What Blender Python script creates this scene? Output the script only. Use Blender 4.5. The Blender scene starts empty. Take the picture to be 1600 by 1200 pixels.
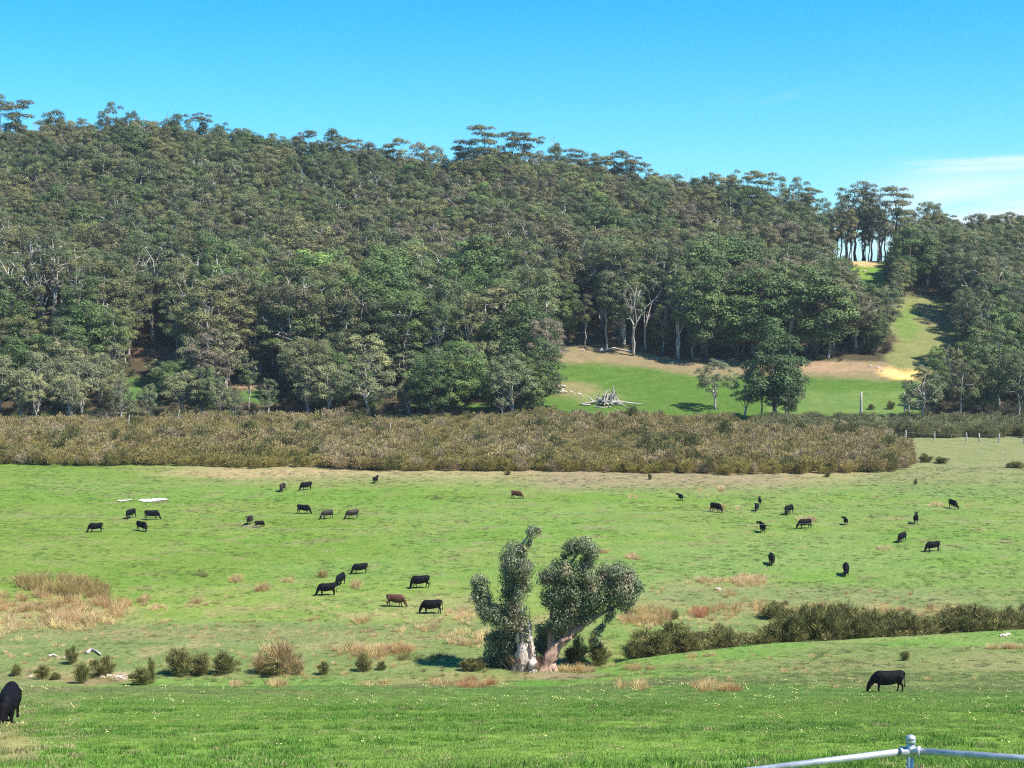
import bpy, math, random
import numpy as np
from mathutils import Vector, Matrix
R = math.radians
sc = bpy.context.scene
# ---------------------------------------------------------------- camera
F, CAMZ, HOR = 2300.0, 33.0, 430.0
PITCH = math.atan((600-HOR)/F)
cam = bpy.data.cameras.new('camera'); camo = bpy.data.objects.new('camera', cam)
sc.collection.objects.link(camo); sc.camera = camo
cam.sensor_width = 36; cam.lens = 36*F/1600; cam.clip_start = 0.5; cam.clip_end = 12000
camo.location = (0, 0, CAMZ); camo.rotation_euler = (math.pi/2-PITCH, 0, 0)
# ---------------------------------------------------------------- sky, sun, exposure
SUN_EL, SUN_AZ = R(54), R(115)          # azimuth clockwise from +Y (view direction)
world = bpy.data.worlds.new('World'); sc.world = world; world.use_nodes = True
wn = world.node_tree; wn.nodes.clear(); WL = wn.links.new
out = wn.nodes.new('ShaderNodeOutputWorld'); bg = wn.nodes.new('ShaderNodeBackground')
sky = wn.nodes.new('ShaderNodeTexSky'); sky.sky_type = 'NISHITA'; sky.sun_disc = False
sky.sun_elevation = SUN_EL; sky.sun_rotation = SUN_AZ
sky.altitude = 60; sky.air_density = 1.0; sky.dust_density = 0.25; sky.ozone_density = 1.6
bg.inputs['Strength'].default_value = 0.085
hs = wn.nodes.new('ShaderNodeHueSaturation'); hs.inputs['Hue'].default_value = 0.495
hs.inputs['Saturation'].default_value = 1.2; hs.inputs['Value'].default_value = 1.0
tn = wn.nodes.new('ShaderNodeMix'); tn.data_type = 'RGBA'; tn.blend_type = 'MULTIPLY'; tn.inputs['Factor'].default_value = 1
tn.inputs['B'].default_value = (.50, .86, 1.17, 1)
WL(sky.outputs[0], tn.inputs['A']); WL(tn.outputs['Result'], hs.inputs['Color'])
tc = wn.nodes.new('ShaderNodeTexCoord')
def wmath(op, a, b=None, c=None, clamp=False):
    n = wn.nodes.new('ShaderNodeMath'); n.operation = op; n.use_clamp = clamp
    for i, v in enumerate((a, b, c)):
        if v is None: continue
        if isinstance(v, (int, float)): n.inputs[i].default_value = v
        else: WL(v, n.inputs[i])
    return n.outputs[0]
def wramp(v, lo, hi):
    n = wn.nodes.new('ShaderNodeMapRange'); n.interpolation_type = 'SMOOTHSTEP'
    WL(v, n.inputs[0]); n.inputs[1].default_value = lo; n.inputs[2].default_value = hi
    return n.outputs[0]
sep = wn.nodes.new('ShaderNodeSeparateXYZ'); WL(tc.outputs['Generated'], sep.inputs[0])
mp = wn.nodes.new('ShaderNodeMapping'); mp.inputs['Scale'].default_value = (5, 5, 32)
mp.inputs['Location'].default_value = (1.3, 0.4, 0.2)
WL(tc.outputs['Generated'], mp.inputs[0])
nz = wn.nodes.new('ShaderNodeTexNoise'); nz.inputs['Scale'].default_value = 1.0
nz.inputs['Detail'].default_value = 7; nz.inputs['Roughness'].default_value = 0.55; nz.inputs['Distortion'].default_value = 0.6
WL(mp.outputs[0], nz.inputs['Vector'])
low = wmath('MULTIPLY', wramp(sep.outputs[2], 0.082, 0.045), wmath('MULTIPLY', wramp(sep.outputs[0], 0.19, 0.30), wramp(sep.outputs[2], 0.0, 0.035)))
bank = wmath('MULTIPLY', low, wramp(nz.outputs[0], 0.25, 0.55))
wisp = wmath('MULTIPLY', wramp(nz.outputs[0], 0.50, 0.66), wmath('MULTIPLY', wramp(sep.outputs[0], 0.12, 0.26), wmath('MULTIPLY', wramp(sep.outputs[2], 0.13, 0.10), 0.8)))
pale = wmath('MULTIPLY', wramp(sep.outputs[2], 0.2, 0.0), 0.05)
mask = wmath('ADD', wmath('ADD', wmath('MULTIPLY', bank, 1.0), wisp), pale, clamp=True)
mx = wn.nodes.new('ShaderNodeMix'); mx.data_type = 'RGBA'
mx.inputs['B'].default_value = (5.0, 5.9, 6.4, 1)
WL(mask, mx.inputs['Factor']); WL(hs.outputs[0], mx.inputs['A'])
WL(mx.outputs['Result'], bg.inputs['Color']); WL(bg.outputs[0], out.inputs[0])
sl = bpy.data.lights.new('sun', 'SUN'); sl.energy = 4.6; sl.angle = R(0.53); sl.color = (1, 0.955, 0.88)
so = bpy.data.objects.new('sun', sl); sc.collection.objects.link(so)
SD = Vector((math.sin(SUN_AZ)*math.cos(SUN_EL), math.cos(SUN_AZ)*math.cos(SUN_EL), math.sin(SUN_EL)))
so.rotation_euler = (-SD).to_track_quat('-Z', 'Y').to_euler(); so.location = SD*400
sc.view_settings.view_transform = 'Standard'; sc.view_settings.look = 'None'
sc.view_settings.gamma = 1; sc.view_settings.exposure = 1.1; sc.view_settings.use_curve_mapping = False
sc.render.engine = 'CYCLES'
sc.cycles.use_denoising = False; sc.cycles.pixel_filter_type = 'BLACKMAN_HARRIS'; sc.cycles.filter_width = 1.15
sc.cycles.max_bounces = 5; sc.cycles.diffuse_bounces = 3; sc.cycles.transparent_max_bounces = 4
# ---------------------------------------------------------------- helpers
rng = np.random.default_rng(7)
col = sc.collection
CA, SA = math.cos(PITCH), math.sin(PITCH)
def project(x, y, z):
    zz = z-CAMZ; f = y*CA-zz*SA; f = np.where(f < .5, .5, f); u = y*SA+zz*CA
    return 800+F*x/f, 600-F*u/f
def _hash(ix, iy, s):
    h = (ix.astype(np.int64)*374761393+iy.astype(np.int64)*668265263+s*982451653) & 0x7fffffff
    h = ((h ^ (h >> 13))*1274126177) & 0x7fffffff
    return ((h ^ (h >> 16)) & 0xffff)/65535.0
def vnoise(x, y, s=0):
    ix, iy = np.floor(x), np.floor(y); fx, fy = x-ix, y-iy
    fx = fx*fx*(3-2*fx); fy = fy*fy*(3-2*fy)
    a = _hash(ix, iy, s); b = _hash(ix+1, iy, s); c = _hash(ix, iy+1, s); d = _hash(ix+1, iy+1, s)
    return (a*(1-fx)+b*fx)*(1-fy)+(c*(1-fx)+d*fx)*fy
def fbm(x, y, o=4, s=0):
    t = 0; a = .5; n = 0
    for i in range(o):
        t = t+a*vnoise(x*2**i, y*2**i, s+i*17); n += a; a *= .5
    return t/n
def sstep(v, a, b):
    t = np.clip((v-a)/(b-a), 0, 1); return t*t*(3-2*t)
PXR = np.array([-900, 0, 180, 330, 450, 600, 700, 760, 850, 1000, 1150, 1250, 1300, 1390, 1450, 1600, 2500.])
ZR  = np.array([80, 75, 79, 76, 69.5, 65, 59, 67, 64, 56, 51, 45, 38, 38, 38, 35, 34.])
YR  = np.array([600, 580, 580, 578, 570, 570, 562, 565, 565, 560, 550, 540, 520, 520, 530, 540, 560.])
def hgt(x, y):
    x = np.asarray(x, float); y = np.asarray(y, float)
    px = 800+F*x/np.maximum(y, 12)
    # near slope down to the creek bank
    De = np.interp(px, [880, 985, 1200, 1600, 2600], [110, 118, 122.5, 128, 131])
    ze = np.interp(px, [880, 985, 1200, 1600], [2.4, 1.7, 1.8, 1.8])
    near = np.interp(y, [-400, -60, 0, 9.6, 26, 50, 75, 93], [33.6, 33.2, 31.4, 29.3, 24.3, 17.7, 11.0, 6.6])
    k = np.clip((y-93)/(De-93), 0, 1)
    z = np.where(y > 93, 6.6+(ze-6.6)*(1-(1-k)**1.35), near)
    k2 = sstep(y, De, De+4.5); z = z*(1-k2)
    # valley relief
    v = sstep(y, 118, 150)*(1-sstep(y, 320, 345))
    z = z+v*(fbm(x/38, y/38, 3, 5)-.5)*.5 + (fbm(x/7, y/7, 3, 9)-.5)*.22*sstep(y, 14, 40)*(1-.7*v)
    # hill
    zr = np.interp(px, PXR, ZR); yr = np.interp(px, PXR, YR); ex = np.interp(px, [1150, 1300], [1.3, 1.15])
    s = np.clip((y-330)/(yr-330), 0, 1)
    hill = zr*s**ex*np.where(s > 0, 1, 0)
    back = np.clip((y-yr-12)/420, 0, 1)
    hill = hill*(1-sstep(back, 0, 1))
    wob = (fbm(x/60, y/60, 3, 21)-.5)*7*sstep(y, 400, 460)*(1-sstep(y, 500, 530))*(1-sstep(px, 1250, 1330))
    return z+hill+wob
def ground_at(px, py, y0=14.0):
    d = np.array([(px-800)/F, CA+(600-py)/F*SA, -SA+(600-py)/F*CA])
    Y = np.arange(y0, 700, .25); t = Y/d[1]
    X = d[0]*t; Z = CAMZ+d[2]*t; g = hgt(X, Y)
    i = np.argmax(Z < g)
    if not (Z < g).any(): i = len(Y)-1
    return float(X[i]), float(Y[i]), float(g[i])
def scale_at(Y): return F/Y          # photo pixels per metre
def at_depth(px, Y):                  # point on the ground at distance Y under photo column px
    X = (px-800)/F*(Y*CA+SA*8); return X, Y, float(hgt(X, Y))

class Geo:
    def __init__(s): s.V = []; s.Q = []; s.T = []; s.tq = []; s.mq = []; s.n = 0; s.mt = []
    def add(s, V, Q=None, T=None, tint=0.5, mat=0):
        V = np.asarray(V, float).reshape(-1, 3)
        s.V.append(V)
        t = np.full(len(V), tint) if np.isscalar(tint) else np.asarray(tint)
        s.tq.append(t)
        if Q is not None and len(Q): Q = np.asarray(Q).reshape(-1, 4)+s.n; s.Q.append(Q); s.mq.append(np.full(len(Q), mat))
        if T is not None and len(T): T = np.asarray(T).reshape(-1, 3)+s.n; s.T.append(T); s.mt.append(np.full(len(T), mat))
        s.n += len(V)
    def join(s, g, mat=0):
        o = s.n
        s.V += g.V; s.tq += g.tq
        s.Q += [q+o for q in g.Q]; s.T += [q+o for q in g.T]
        s.mq += [np.full(len(q), mat) for q in g.Q]; s.mt += [np.full(len(q), mat) for q in g.T]
        s.n += g.n
    def mesh(s, name, mats, smooth=False, col=None):
        me = bpy.data.meshes.new(name)
        V = np.concatenate(s.V); nq = sum(len(q) for q in s.Q); nt = sum(len(q) for q in s.T)
        me.vertices.add(len(V)); me.vertices.foreach_set('co', V.ravel())
        li = np.concatenate([q.ravel() for q in s.Q]+[q.ravel() for q in s.T])
        me.loops.add(len(li)); me.loops.foreach_set('vertex_index', li.astype(np.int32))
        st = np.concatenate([np.arange(nq)*4, nq*4+np.arange(nt)*3]).astype(np.int32)
        me.polygons.add(nq+nt); me.polygons.foreach_set('loop_start', st)
        mi = np.concatenate([np.concatenate(s.mq) if s.mq else np.zeros(0), np.concatenate(s.mt) if s.mt else np.zeros(0)]).astype(np.int32)
        me.polygons.foreach_set('material_index', mi)
        me.polygons.foreach_set('use_smooth', np.full(nq+nt, smooth))
        a = me.attributes.new('tint', 'FLOAT', 'POINT'); a.data.foreach_set('value', np.concatenate(s.tq).astype(np.float32))
        if col is not None:
            a = me.attributes.new('col', 'FLOAT_COLOR', 'POINT'); a.data.foreach_set('color', col.astype(np.float32).ravel())
        for m in (mats if isinstance(mats, (list, tuple)) else [mats]): me.materials.append(m)
        me.update(calc_edges=True); me.validate()
        return me
def tube(g, pts, rad, n=6, tint=.5, mat=0, cap=True, wob=0):
    P = np.asarray(pts, float); K = len(P); rad = np.broadcast_to(rad, (K,))
    T = np.gradient(P, axis=0); T /= np.linalg.norm(T, axis=1)[:, None]+1e-9
    ref = np.array([0, 0, 1.]) if abs(T[:, 2]).mean() < .8 else np.array([0, 1., 0])
    A = np.cross(T, ref); A /= np.linalg.norm(A, axis=1)[:, None]+1e-9; B = np.cross(T, A)
    an = np.arange(n)*2*np.pi/n
    V = P[:, None]+rad[:, None, None]*(np.cos(an)[None, :, None]*A[:, None]+np.sin(an)[None, :, None]*B[:, None])
    if wob: V = V+rng.normal(0, wob, (K, n, 1))*(V-P[:, None])
    i = np.arange(K-1)[:, None]*n; j = np.arange(n)[None]; j2 = (j+1) % n
    Q = np.stack([i+j, i+j2, i+n+j2, i+n+j], -1).reshape(-1, 4)
    V = V.reshape(-1, 3); Tr = None
    if cap:
        V = np.vstack([V, P[0]-T[0]*rad[0]*.3, P[-1]+T[-1]*rad[-1]*.3]); c0 = K*n
        jj = np.arange(n); j3 = (jj+1) % n
        Tr = np.vstack([np.stack([j3, jj, np.full(n, c0)], -1), np.stack([(K-1)*n+jj, (K-1)*n+j3, np.full(n, c0+1)], -1)])
    g.add(V, Q, Tr, tint, mat)
def leaves(g, C, N, L, W, r, tint, mat=0, droop=0.0, tang=None):
    n = len(C); N = N/(np.linalg.norm(N, axis=1)[:, None]+1e-9)
    if tang is None:
        t = r.normal(size=(n, 3)); t[:, 2] -= droop
    else: t = tang
    t = t-(t*N).sum(1)[:, None]*N if tang is None else t
    t /= np.linalg.norm(t, axis=1)[:, None]+1e-9
    b = np.cross(N, t); b /= np.linalg.norm(b, axis=1)[:, None]+1e-9
    L = np.broadcast_to(L, (n,))[:, None]; W = np.broadcast_to(W, (n,))[:, None]
    V = np.stack([C-t*L, C+b*W-t*L*.1, C+t*L, C-b*W-t*L*.1], 1).reshape(-1, 3)
    g.add(V, np.arange(n*4).reshape(-1, 4), None, np.repeat(tint, 4), mat)
def tag(o, label=None, cat=None, group=None, kind=None):
    if label: o['label'] = label
    if cat: o['category'] = cat
    if group: o['group'] = group
    if kind: o['kind'] = kind
    return o
def obj(name, me, loc=(0, 0, 0), rz=0, s=1, parent=None):
    o = bpy.data.objects.new(name, me); col.objects.link(o); o.location = loc
    o.rotation_euler = (0, 0, rz); o.scale = (s, s, s) if np.isscalar(s) else s
    if parent: o.parent = parent
    return o
# ---------------------------------------------------------------- materials
class NT:
    def __init__(s, name):
        s.m = bpy.data.materials.new(name); s.m.use_nodes = True; s.t = s.m.node_tree; s.t.nodes.clear()
        s.out = s.t.nodes.new('ShaderNodeOutputMaterial')
    def n(s, t, **k):
        x = s.t.nodes.new(t)
        for a, b in k.items(): setattr(x, a, b)
        return x
    def l(s, a, b): s.t.links.new(a, b)
    def attr(s, name, t='GEOMETRY'): return s.n('ShaderNodeAttribute', attribute_name=name, attribute_type=t)
    def noise(s, scale, detail=3, vec=None, rough=.5):
        x = s.n('ShaderNodeTexNoise'); x.inputs['Scale'].default_value = scale; x.inputs['Detail'].default_value = detail; x.inputs['Roughness'].default_value = rough
        if vec: s.l(vec, x.inputs['Vector'])
        return x.outputs[0]
    def ramp(s, v, stops):
        x = s.n('ShaderNodeValToRGB'); e = x.color_ramp.elements
        while len(e) < len(stops): e.new(.5)
        for i, (p, c) in enumerate(stops): e[i].position = p; e[i].color = (*c, 1) if len(c) == 3 else c
        if v is not None: s.l(v, x.inputs[0])
        return x.outputs[0]
    def mr(s, v, a, b, c=0., d=1.):
        x = s.n('ShaderNodeMapRange'); s.l(v, x.inputs[0])
        for i, q in enumerate((a, b, c, d)): x.inputs[i+1].default_value = q
        return x.outputs[0]
    def mix(s, f, a, b, mode='MIX'):
        x = s.n('ShaderNodeMix', data_type='RGBA', blend_type=mode)
        for k, v in (('Factor', f), ('A', a), ('B', b)):
            if isinstance(v, (int, float)): x.inputs[k].default_value = v
            elif isinstance(v, tuple): x.inputs[k].default_value = (*v, 1)
            else: s.l(v, x.inputs[k])
        return x.outputs['Result']
    def bsdf(s, c, rough=.8, spec=.2, normal=None, metal=0, transl=0, tcol=None):
        p = s.n('ShaderNodeBsdfPrincipled'); p.inputs['Roughness'].default_value = rough
        p.inputs['Specular IOR Level'].default_value = spec; p.inputs['Metallic'].default_value = metal
        if isinstance(c, tuple): p.inputs['Base Color'].default_value = (*c, 1)
        else: s.l(c, p.inputs['Base Color'])
        if normal: s.l(normal, p.inputs['Normal'])
        o = p.outputs[0]
        if transl:
            t = s.n('ShaderNodeBsdfTranslucent'); m = s.n('ShaderNodeMixShader'); m.inputs[0].default_value = transl
            if isinstance(c, tuple): t.inputs[0].default_value = (*c, 1)
            else: s.l(c, t.inputs[0])
            s.l(o, m.inputs[1]); s.l(t.outputs[0], m.inputs[2]); o = m.outputs[0]
        s.l(o, s.out.inputs[0]); return s.m
    def bump(s, h, strength=.5, dist=.1):
        b = s.n('ShaderNodeBump'); b.inputs['Strength'].default_value = strength; b.inputs['Distance'].default_value = dist
        s.l(h, b.inputs['Height']); return b.outputs[0]
def mat_ground():
    t = NT('ground'); pos = t.n('ShaderNodeNewGeometry').outputs['Position']
    c = t.attr('col').outputs['Color']
    n1 = t.noise(.35, 4, pos, .6); n2 = t.noise(2.2, 4, pos, .65); n3 = t.noise(9, 3, pos, .6)
    c = t.mix(1.0, c, t.ramp(n1, [(.3, (.80, .86, .78)), (.7, (1.2, 1.12, 1.15))]), 'MULTIPLY')
    c = t.mix(1.0, c, t.ramp(n2, [(.32, (.66, .76, .55)), (.5, (1, 1, 1)), (.7, (1.25, 1.16, 1.2))]), 'MULTIPLY')
    c = t.mix(.8, c, t.ramp(n3, [(.3, (.70, .76, .62)), (.7, (1.2, 1.15, 1.1))]), 'MULTIPLY')
    return t.bsdf(c, .95, .05, t.bump(n2, .7, .25))
def mat_crown(name, stops, transl=.18, tlo=.55, thi=1.5):
    t = NT(name); oi = t.n('ShaderNodeObjectInfo'); ti = t.attr('tint').outputs['Fac']
    big = t.noise(.022, 2, oi.outputs['Location'])
    m = t.n('ShaderNodeMath', operation='MULTIPLY_ADD'); t.l(big, m.inputs[0]); m.inputs[1].default_value = 1.7; m.inputs[2].default_value = -.72
    a = t.n('ShaderNodeMath', operation='MULTIPLY_ADD'); t.l(oi.outputs['Random'], a.inputs[0]); a.inputs[1].default_value = .78
    t.l(m.outputs[0], a.inputs[2])
    a2 = t.n('ShaderNodeMath', operation='ADD'); t.l(a.outputs[0], a2.inputs[0]); a2.inputs[1].default_value = -.06
    c = t.ramp(a2.outputs[0], stops)
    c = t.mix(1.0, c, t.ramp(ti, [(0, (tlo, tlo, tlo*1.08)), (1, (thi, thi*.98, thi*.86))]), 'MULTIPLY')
    f1 = t.n('ShaderNodeMath', operation='MULTIPLY'); t.l(oi.outputs['Random'], f1.inputs[0]); f1.inputs[1].default_value = 13.37
    f2 = t.n('ShaderNodeMath', operation='FRACT'); t.l(f1.outputs[0], f2.inputs[0])
    c = t.mix(1.0, c, t.ramp(f2.outputs[0], [(0, (.80, .82, .82)), (.5, (1.08, 1.08, 1.06)), (.9, (1.32, 1.3, 1.2)), (1, (1.6, 1.55, 1.36))]), 'MULTIPLY')
    return t.bsdf(c, .62, .25, None, 0, transl)
def mat_bark(name, a, b, sc_=1.2, dark=(.12, .09, .07)):
    t = NT(name); tcn = t.n('ShaderNodeTexCoord').outputs['Object']; oi = t.n('ShaderNodeObjectInfo').outputs['Random']
    mpn = t.n('ShaderNodeMapping'); mpn.inputs['Scale'].default_value = (1, 1, .25); t.l(tcn, mpn.inputs[0])
    n = t.noise(sc_, 4, mpn.outputs[0], .65)
    c = t.mix(oi, a, b); c = t.mix(t.mr(n, .5, .62), c, dark)
    return t.bsdf(c, .85, .15, t.bump(n, .6, .05))
def mat_simple(name, a, b, scale=3, rough=.8, spec=.2, metal=0, bump=.3, bd=.02):
    t = NT(name); v = t.n('ShaderNodeTexCoord').outputs['Object']; n = t.noise(scale, 4, v, .6)
    return t.bsdf(t.mix(t.mr(n, .35, .65), a, b), rough, spec, t.bump(n, bump, bd), metal)
def mat_inst(name, transl=.25, lo=.6, hi=1.4, rough=.7):   # colour comes with each instance
    t = NT(name); c = t.attr('icol', 'INSTANCER').outputs['Color']; ti = t.attr('tint').outputs['Fac']
    c = t.mix(1.0, c, t.ramp(ti, [(0, (lo, lo, lo)), (1, (hi, hi, hi))]), 'MULTIPLY')
    return t.bsdf(c, rough, .2, None, 0, transl)
M = {}
M['ground'] = mat_ground()
M['crown'] = mat_crown('eucalyptus_leaves', [(0, (.080, .115, .044)), (.2, (.104, .134, .056)), (.4, (.124, .142, .072)), (.55, (.148, .158, .066)), (.75, (.154, .148, .072)), (.9, (.152, .136, .082)), (1, (.18, .15, .112))], .25)
M['crown_green'] = mat_crown('deep_green_leaves', [(0, (.068, .112, .038)), (.5, (.090, .136, .046)), (1, (.12, .155, .052))])
M['crown_grey'] = mat_crown('grey_green_leaves', [(0, (.145, .165, .085)), (.5, (.185, .195, .10)), (1, (.21, .20, .11))])
M['crown_ridge'] = mat_crown('ridge_leaves', [(0, (.11, .115, .056)), (.5, (.135, .132, .066)), (1, (.155, .138, .078))], .2)
M['crown_bright'] = mat_crown('bright_leaves', [(0, (.13, .2, .06)), (1, (.15, .22, .065))])
M['crown_big'] = mat_crown('big_tree_leaves', [(0, (.135, .165, .105)), (1, (.135, .165, .105))], .15, .35, 1.55)
def mat_big():
    t = NT('silver_green_leaves'); ti = t.attr('tint').outputs['Fac']; v = t.n('ShaderNodeTexCoord').outputs['Object']
    c = t.mix(t.mr(t.noise(.75, 2, v), .50, .64), (.18, .212, .118), (.28, .235, .145))
    c = t.mix(1.0, c, t.ramp(ti, [(0, (.4, .4, .42)), (1, (1.75, 1.75, 1.6))]), 'MULTIPLY')
    return t.bsdf(c, .5, .35, None, 0, .18)
M['crown_big'] = mat_big()
M['twig'] = mat_crown('bare_twigs', [(0, (.20, .17, .15)), (1, (.27, .23, .2))], .1)
M['bark'] = mat_bark('pale_bark', (.50, .44, .37), (.30, .26, .22))
M['white_bark'] = mat_bark('white_bark', (.54, .48, .41), (.48, .42, .36), 1.5, (.3, .24, .2))
M['dark_bark'] = mat_bark('dark_bark', (.11, .085, .07), (.07, .055, .045))
M['big_bark'] = mat_bark('mottled_white_bark', (.60, .50, .42), (.58, .48, .41), 3.2, (.15, .10, .08))
M['red_bark'] = mat_bark('reddish_bark', (.42, .27, .19), (.42, .27, .19), 2.6, (.17, .11, .085))
M['scrub'] = mat_inst('heath_leaves', .25, .66, 1.32)
M['tuft'] = mat_inst('grass_blades', .3, .6, 1.45)
M['dead_wood'] = mat_simple('bleached_wood', (.52, .47, .41), (.30, .26, .23), 3)
M['rock'] = mat_simple('pale_rock', (.55, .46, .36), (.40, .32, .24), 1.5)
M['post'] = mat_simple('weathered_post', (.60, .55, .47), (.45, .40, .33), 4)
M['black'] = mat_simple('black_coat', (.004, .004, .006), (.008, .007, .009), 6, .7, .08)
M['dkbrown'] = mat_simple('dark_brown_coat', (.026, .015, .011), (.016, .010, .008), 3, .6, .25)
M['brown'] = mat_simple('red_brown_coat', (.11, .042, .024), (.06, .024, .015), 3, .6, .2)
M['yellow'] = mat_simple('yellow_plastic', (.8, .72, .12), (.75, .68, .1), 3, .5)
M['flower'] = mat_simple('yellow_petals', (.80, .74, .22), (.82, .80, .42), 3, .6)
M['puddle'] = mat_simple('pale_dry_mud', (.62, .58, .50), (.42, .40, .32), .8, .5, .4)
M['cable'] = mat_simple('cable', (.35, .36, .3), (.3, .3, .26), 3)
def mat_galv():
    t = NT('galvanised_steel'); v = t.n('ShaderNodeTexCoord').outputs['Object']
    n = t.noise(22, 4, v, .65); n2 = t.noise(5, 3, v)
    c = t.mix(t.mr(n, .35, .68), (.34, .35, .38), (.56, .57, .60)); c = t.mix(t.mr(n2, .52, .72, 0, .6), c, (.28, .30, .36))
    return t.bsdf(c, .48, .5, t.bump(n, .25, .004), .55)
M['galv'] = mat_galv()
# ---------------------------------------------------------------- ground
def zone(px, py, X, Y):
    n = fbm(X/14, Y/9, 4, 3)-.5; n2 = fbm(X/4, Y/3, 4, 33)-.5; nb = fbm(X/45, Y/22, 3, 71)-.5
    q = py+n*26*np.clip((py-700)/300, .25, 1.2)
    def A(*c): return np.array(c)
    C = np.zeros(px.shape+(3,)); C[:] = A(.114, .172, .034)
    def lay(m, c): 
        nonlocal C
        m = np.clip(m, 0, 1)[..., None]; C = C*(1-m)+np.array(c)*m
    lay(sstep(nb, -.05, .12)*.5, (.135, .200, .060))
    lay(sstep(px+n*400, 850, 1150)*(py > 700)*.5, (.135, .19, .065))
    lay(sstep(fbm(X/26, Y/9, 4, 131)-.5, .02, .14)*(py > 740)*(py < 1000)*.5, (.150, .190, .052))
    lay(sstep(fbm(X/17, Y/8, 4, 231)-.5, .07, .15)*(py > 740)*(py < 1000)*.4, (.100, .182, .028))
    lay(sstep(fbm(X/3.2, Y/2.4, 3, 331)-.5, .17, .23)*(py > 740)*.5, (.17, .145, .08))
    # tan strip in front of the scrub
    lay((1-sstep(q, 745, 768))*sstep(px+n*200, 120, 420)*.8, (.20, .185, .085))
    lay((1-sstep(q, 735, 752))*sstep(px+n*200, 250, 420)*.75, (.27, .215, .125))
    lay(sstep(px, 760, 900)*(1-sstep(px, 1180, 1330))*(1-sstep(q, 752, 776))*.8, (.21, .165, .105))
    lay(sstep(px, 1300, 1400)*(1-sstep(q, 730, 790))*.7, (.125, .155, .065))
    # middle of the flat
    lay(sstep(q, 905, 950)*(1-sstep(q, 1015, 1035))*sstep(px, 900, 1100)*.6, (.14, .155, .07))
    lay(sstep(q, 900, 935)*(1-sstep(q, 975, 985))*(1-sstep(px, 900, 1050))*.5, (.165, .205, .055))
    lay(sstep(q, 968, 980)*(1-sstep(q, 1078, 1090))*(1-sstep(px, 860, 1000))*.75, (.125, .150, .062))
    lay(sstep(n2, .05, .2)*sstep(q, 900, 960)*(1-sstep(q, 1060, 1085))*.55, (.24, .19, .10))
    # near slope
    De = np.interp(px, [880, 985, 1200, 1600, 2600], [110, 118, 122.5, 128, 131])+n2*3
    near = 1-sstep(Y, De-1, De+2.5)
    lay(near*1.0, (.118, .190, .046))
    lay(near*sstep(n, -.06, .12)*(1-sstep(py, 1085, 1120))*.7, (.145, .155, .065))
    lay(near*sstep(q, 1075, 1110)*.95, (.130, .208, .038))
    lay(near*sstep(n2, .02, .16)*sstep(py, 1070, 1150)*.4, (.12, .19, .045))
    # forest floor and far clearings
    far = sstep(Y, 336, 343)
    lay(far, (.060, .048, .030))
    def ell(cx, cy, rx, ry, c, s=1., e=.35):
        d = np.sqrt(((px-cx)/rx)**2+((py-cy)/ry)**2)+n2*.5
        lay((1-sstep(d, 1-e, 1+e))*s, c)
    fa = (Y > 330)
    topl = np.interp(px, [840, 900, 1000, 1090, 1240, 1400], [536, 540, 548, 566, 562, 566])
    pad = fa*sstep(px+n2*30, 828, 842)*(1-sstep(px+n*60, 1435, 1450))*sstep(py+n2*6, topl-2, topl+3)
    lay(pad, (.185, .145, .085))
    gtop = np.interp(px, [850, 930, 1000, 1090, 1250, 1440], [566, 566, 574, 586, 588, 596])
    lay(pad*sstep(py+n2*10, gtop-4, gtop+5), (.068, .122, .024))
    lay(pad*sstep(py+n2*8, 606, 616)*(px > 1200)*.5, (.13, .18, .06))
    for e in [(890, 608, 42, 12, (.20, .16, .085), .8), (935, 622, 40, 10, (.16, .17, .07), .7), (1418, 584, 34, 8, (.80, .50, .17), 1.), (1396, 580, 26, 7, (.6, .34, .15), .9), (1300, 573, 75, 8, (.27, .18, .12), .9),
              (245, 553, 34, 9, (.30, .17, .12), 1.), (215, 612, 50, 22, (.07,.13,.035), 1.), (415, 618, 42, 13, (.07,.13,.035), 1.), (395, 603, 30, 6, (.3, .2, .15), .9), (700, 640, 70, 10, (.08, .19, .04), .9), (760, 648, 25, 5, (.3, .17, .11), 1.), (205, 662, 16, 5, (.3, .17, .11), 1.)]:
        ell(*e[:5], e[5])
    b = fa*sstep(px+n*70, 1388, 1400)*(1-sstep(px, 1500, 1540))*sstep(py, 455, 470)*(1-sstep(py, 572, 590))
    lay(b, (.15, .155, .062)); 
    ell(1420, 505, 22, 26, (.105, .155, .038), .9); ell(1460, 500, 30, 9, (.20, .16, .09), .8); ell(1465, 545, 45, 10, (.16, .165, .065), .8)
    c = fa*sstep(px, 1318, 1326)*(1-sstep(px, 1400, 1420))*(1-sstep(py, 450, 456))
    lay(c, (.13, .185, .035)); lay(c*(1-sstep(py+n2*4, 414, 418))*(1-sstep(px, 1365, 1385)), (.42, .28, .15)); lay(c*sstep(px, 1330, 1400)*sstep(py, 412, 424)*(1-sstep(py, 424, 438)), (.08, .18, .03))
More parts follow.
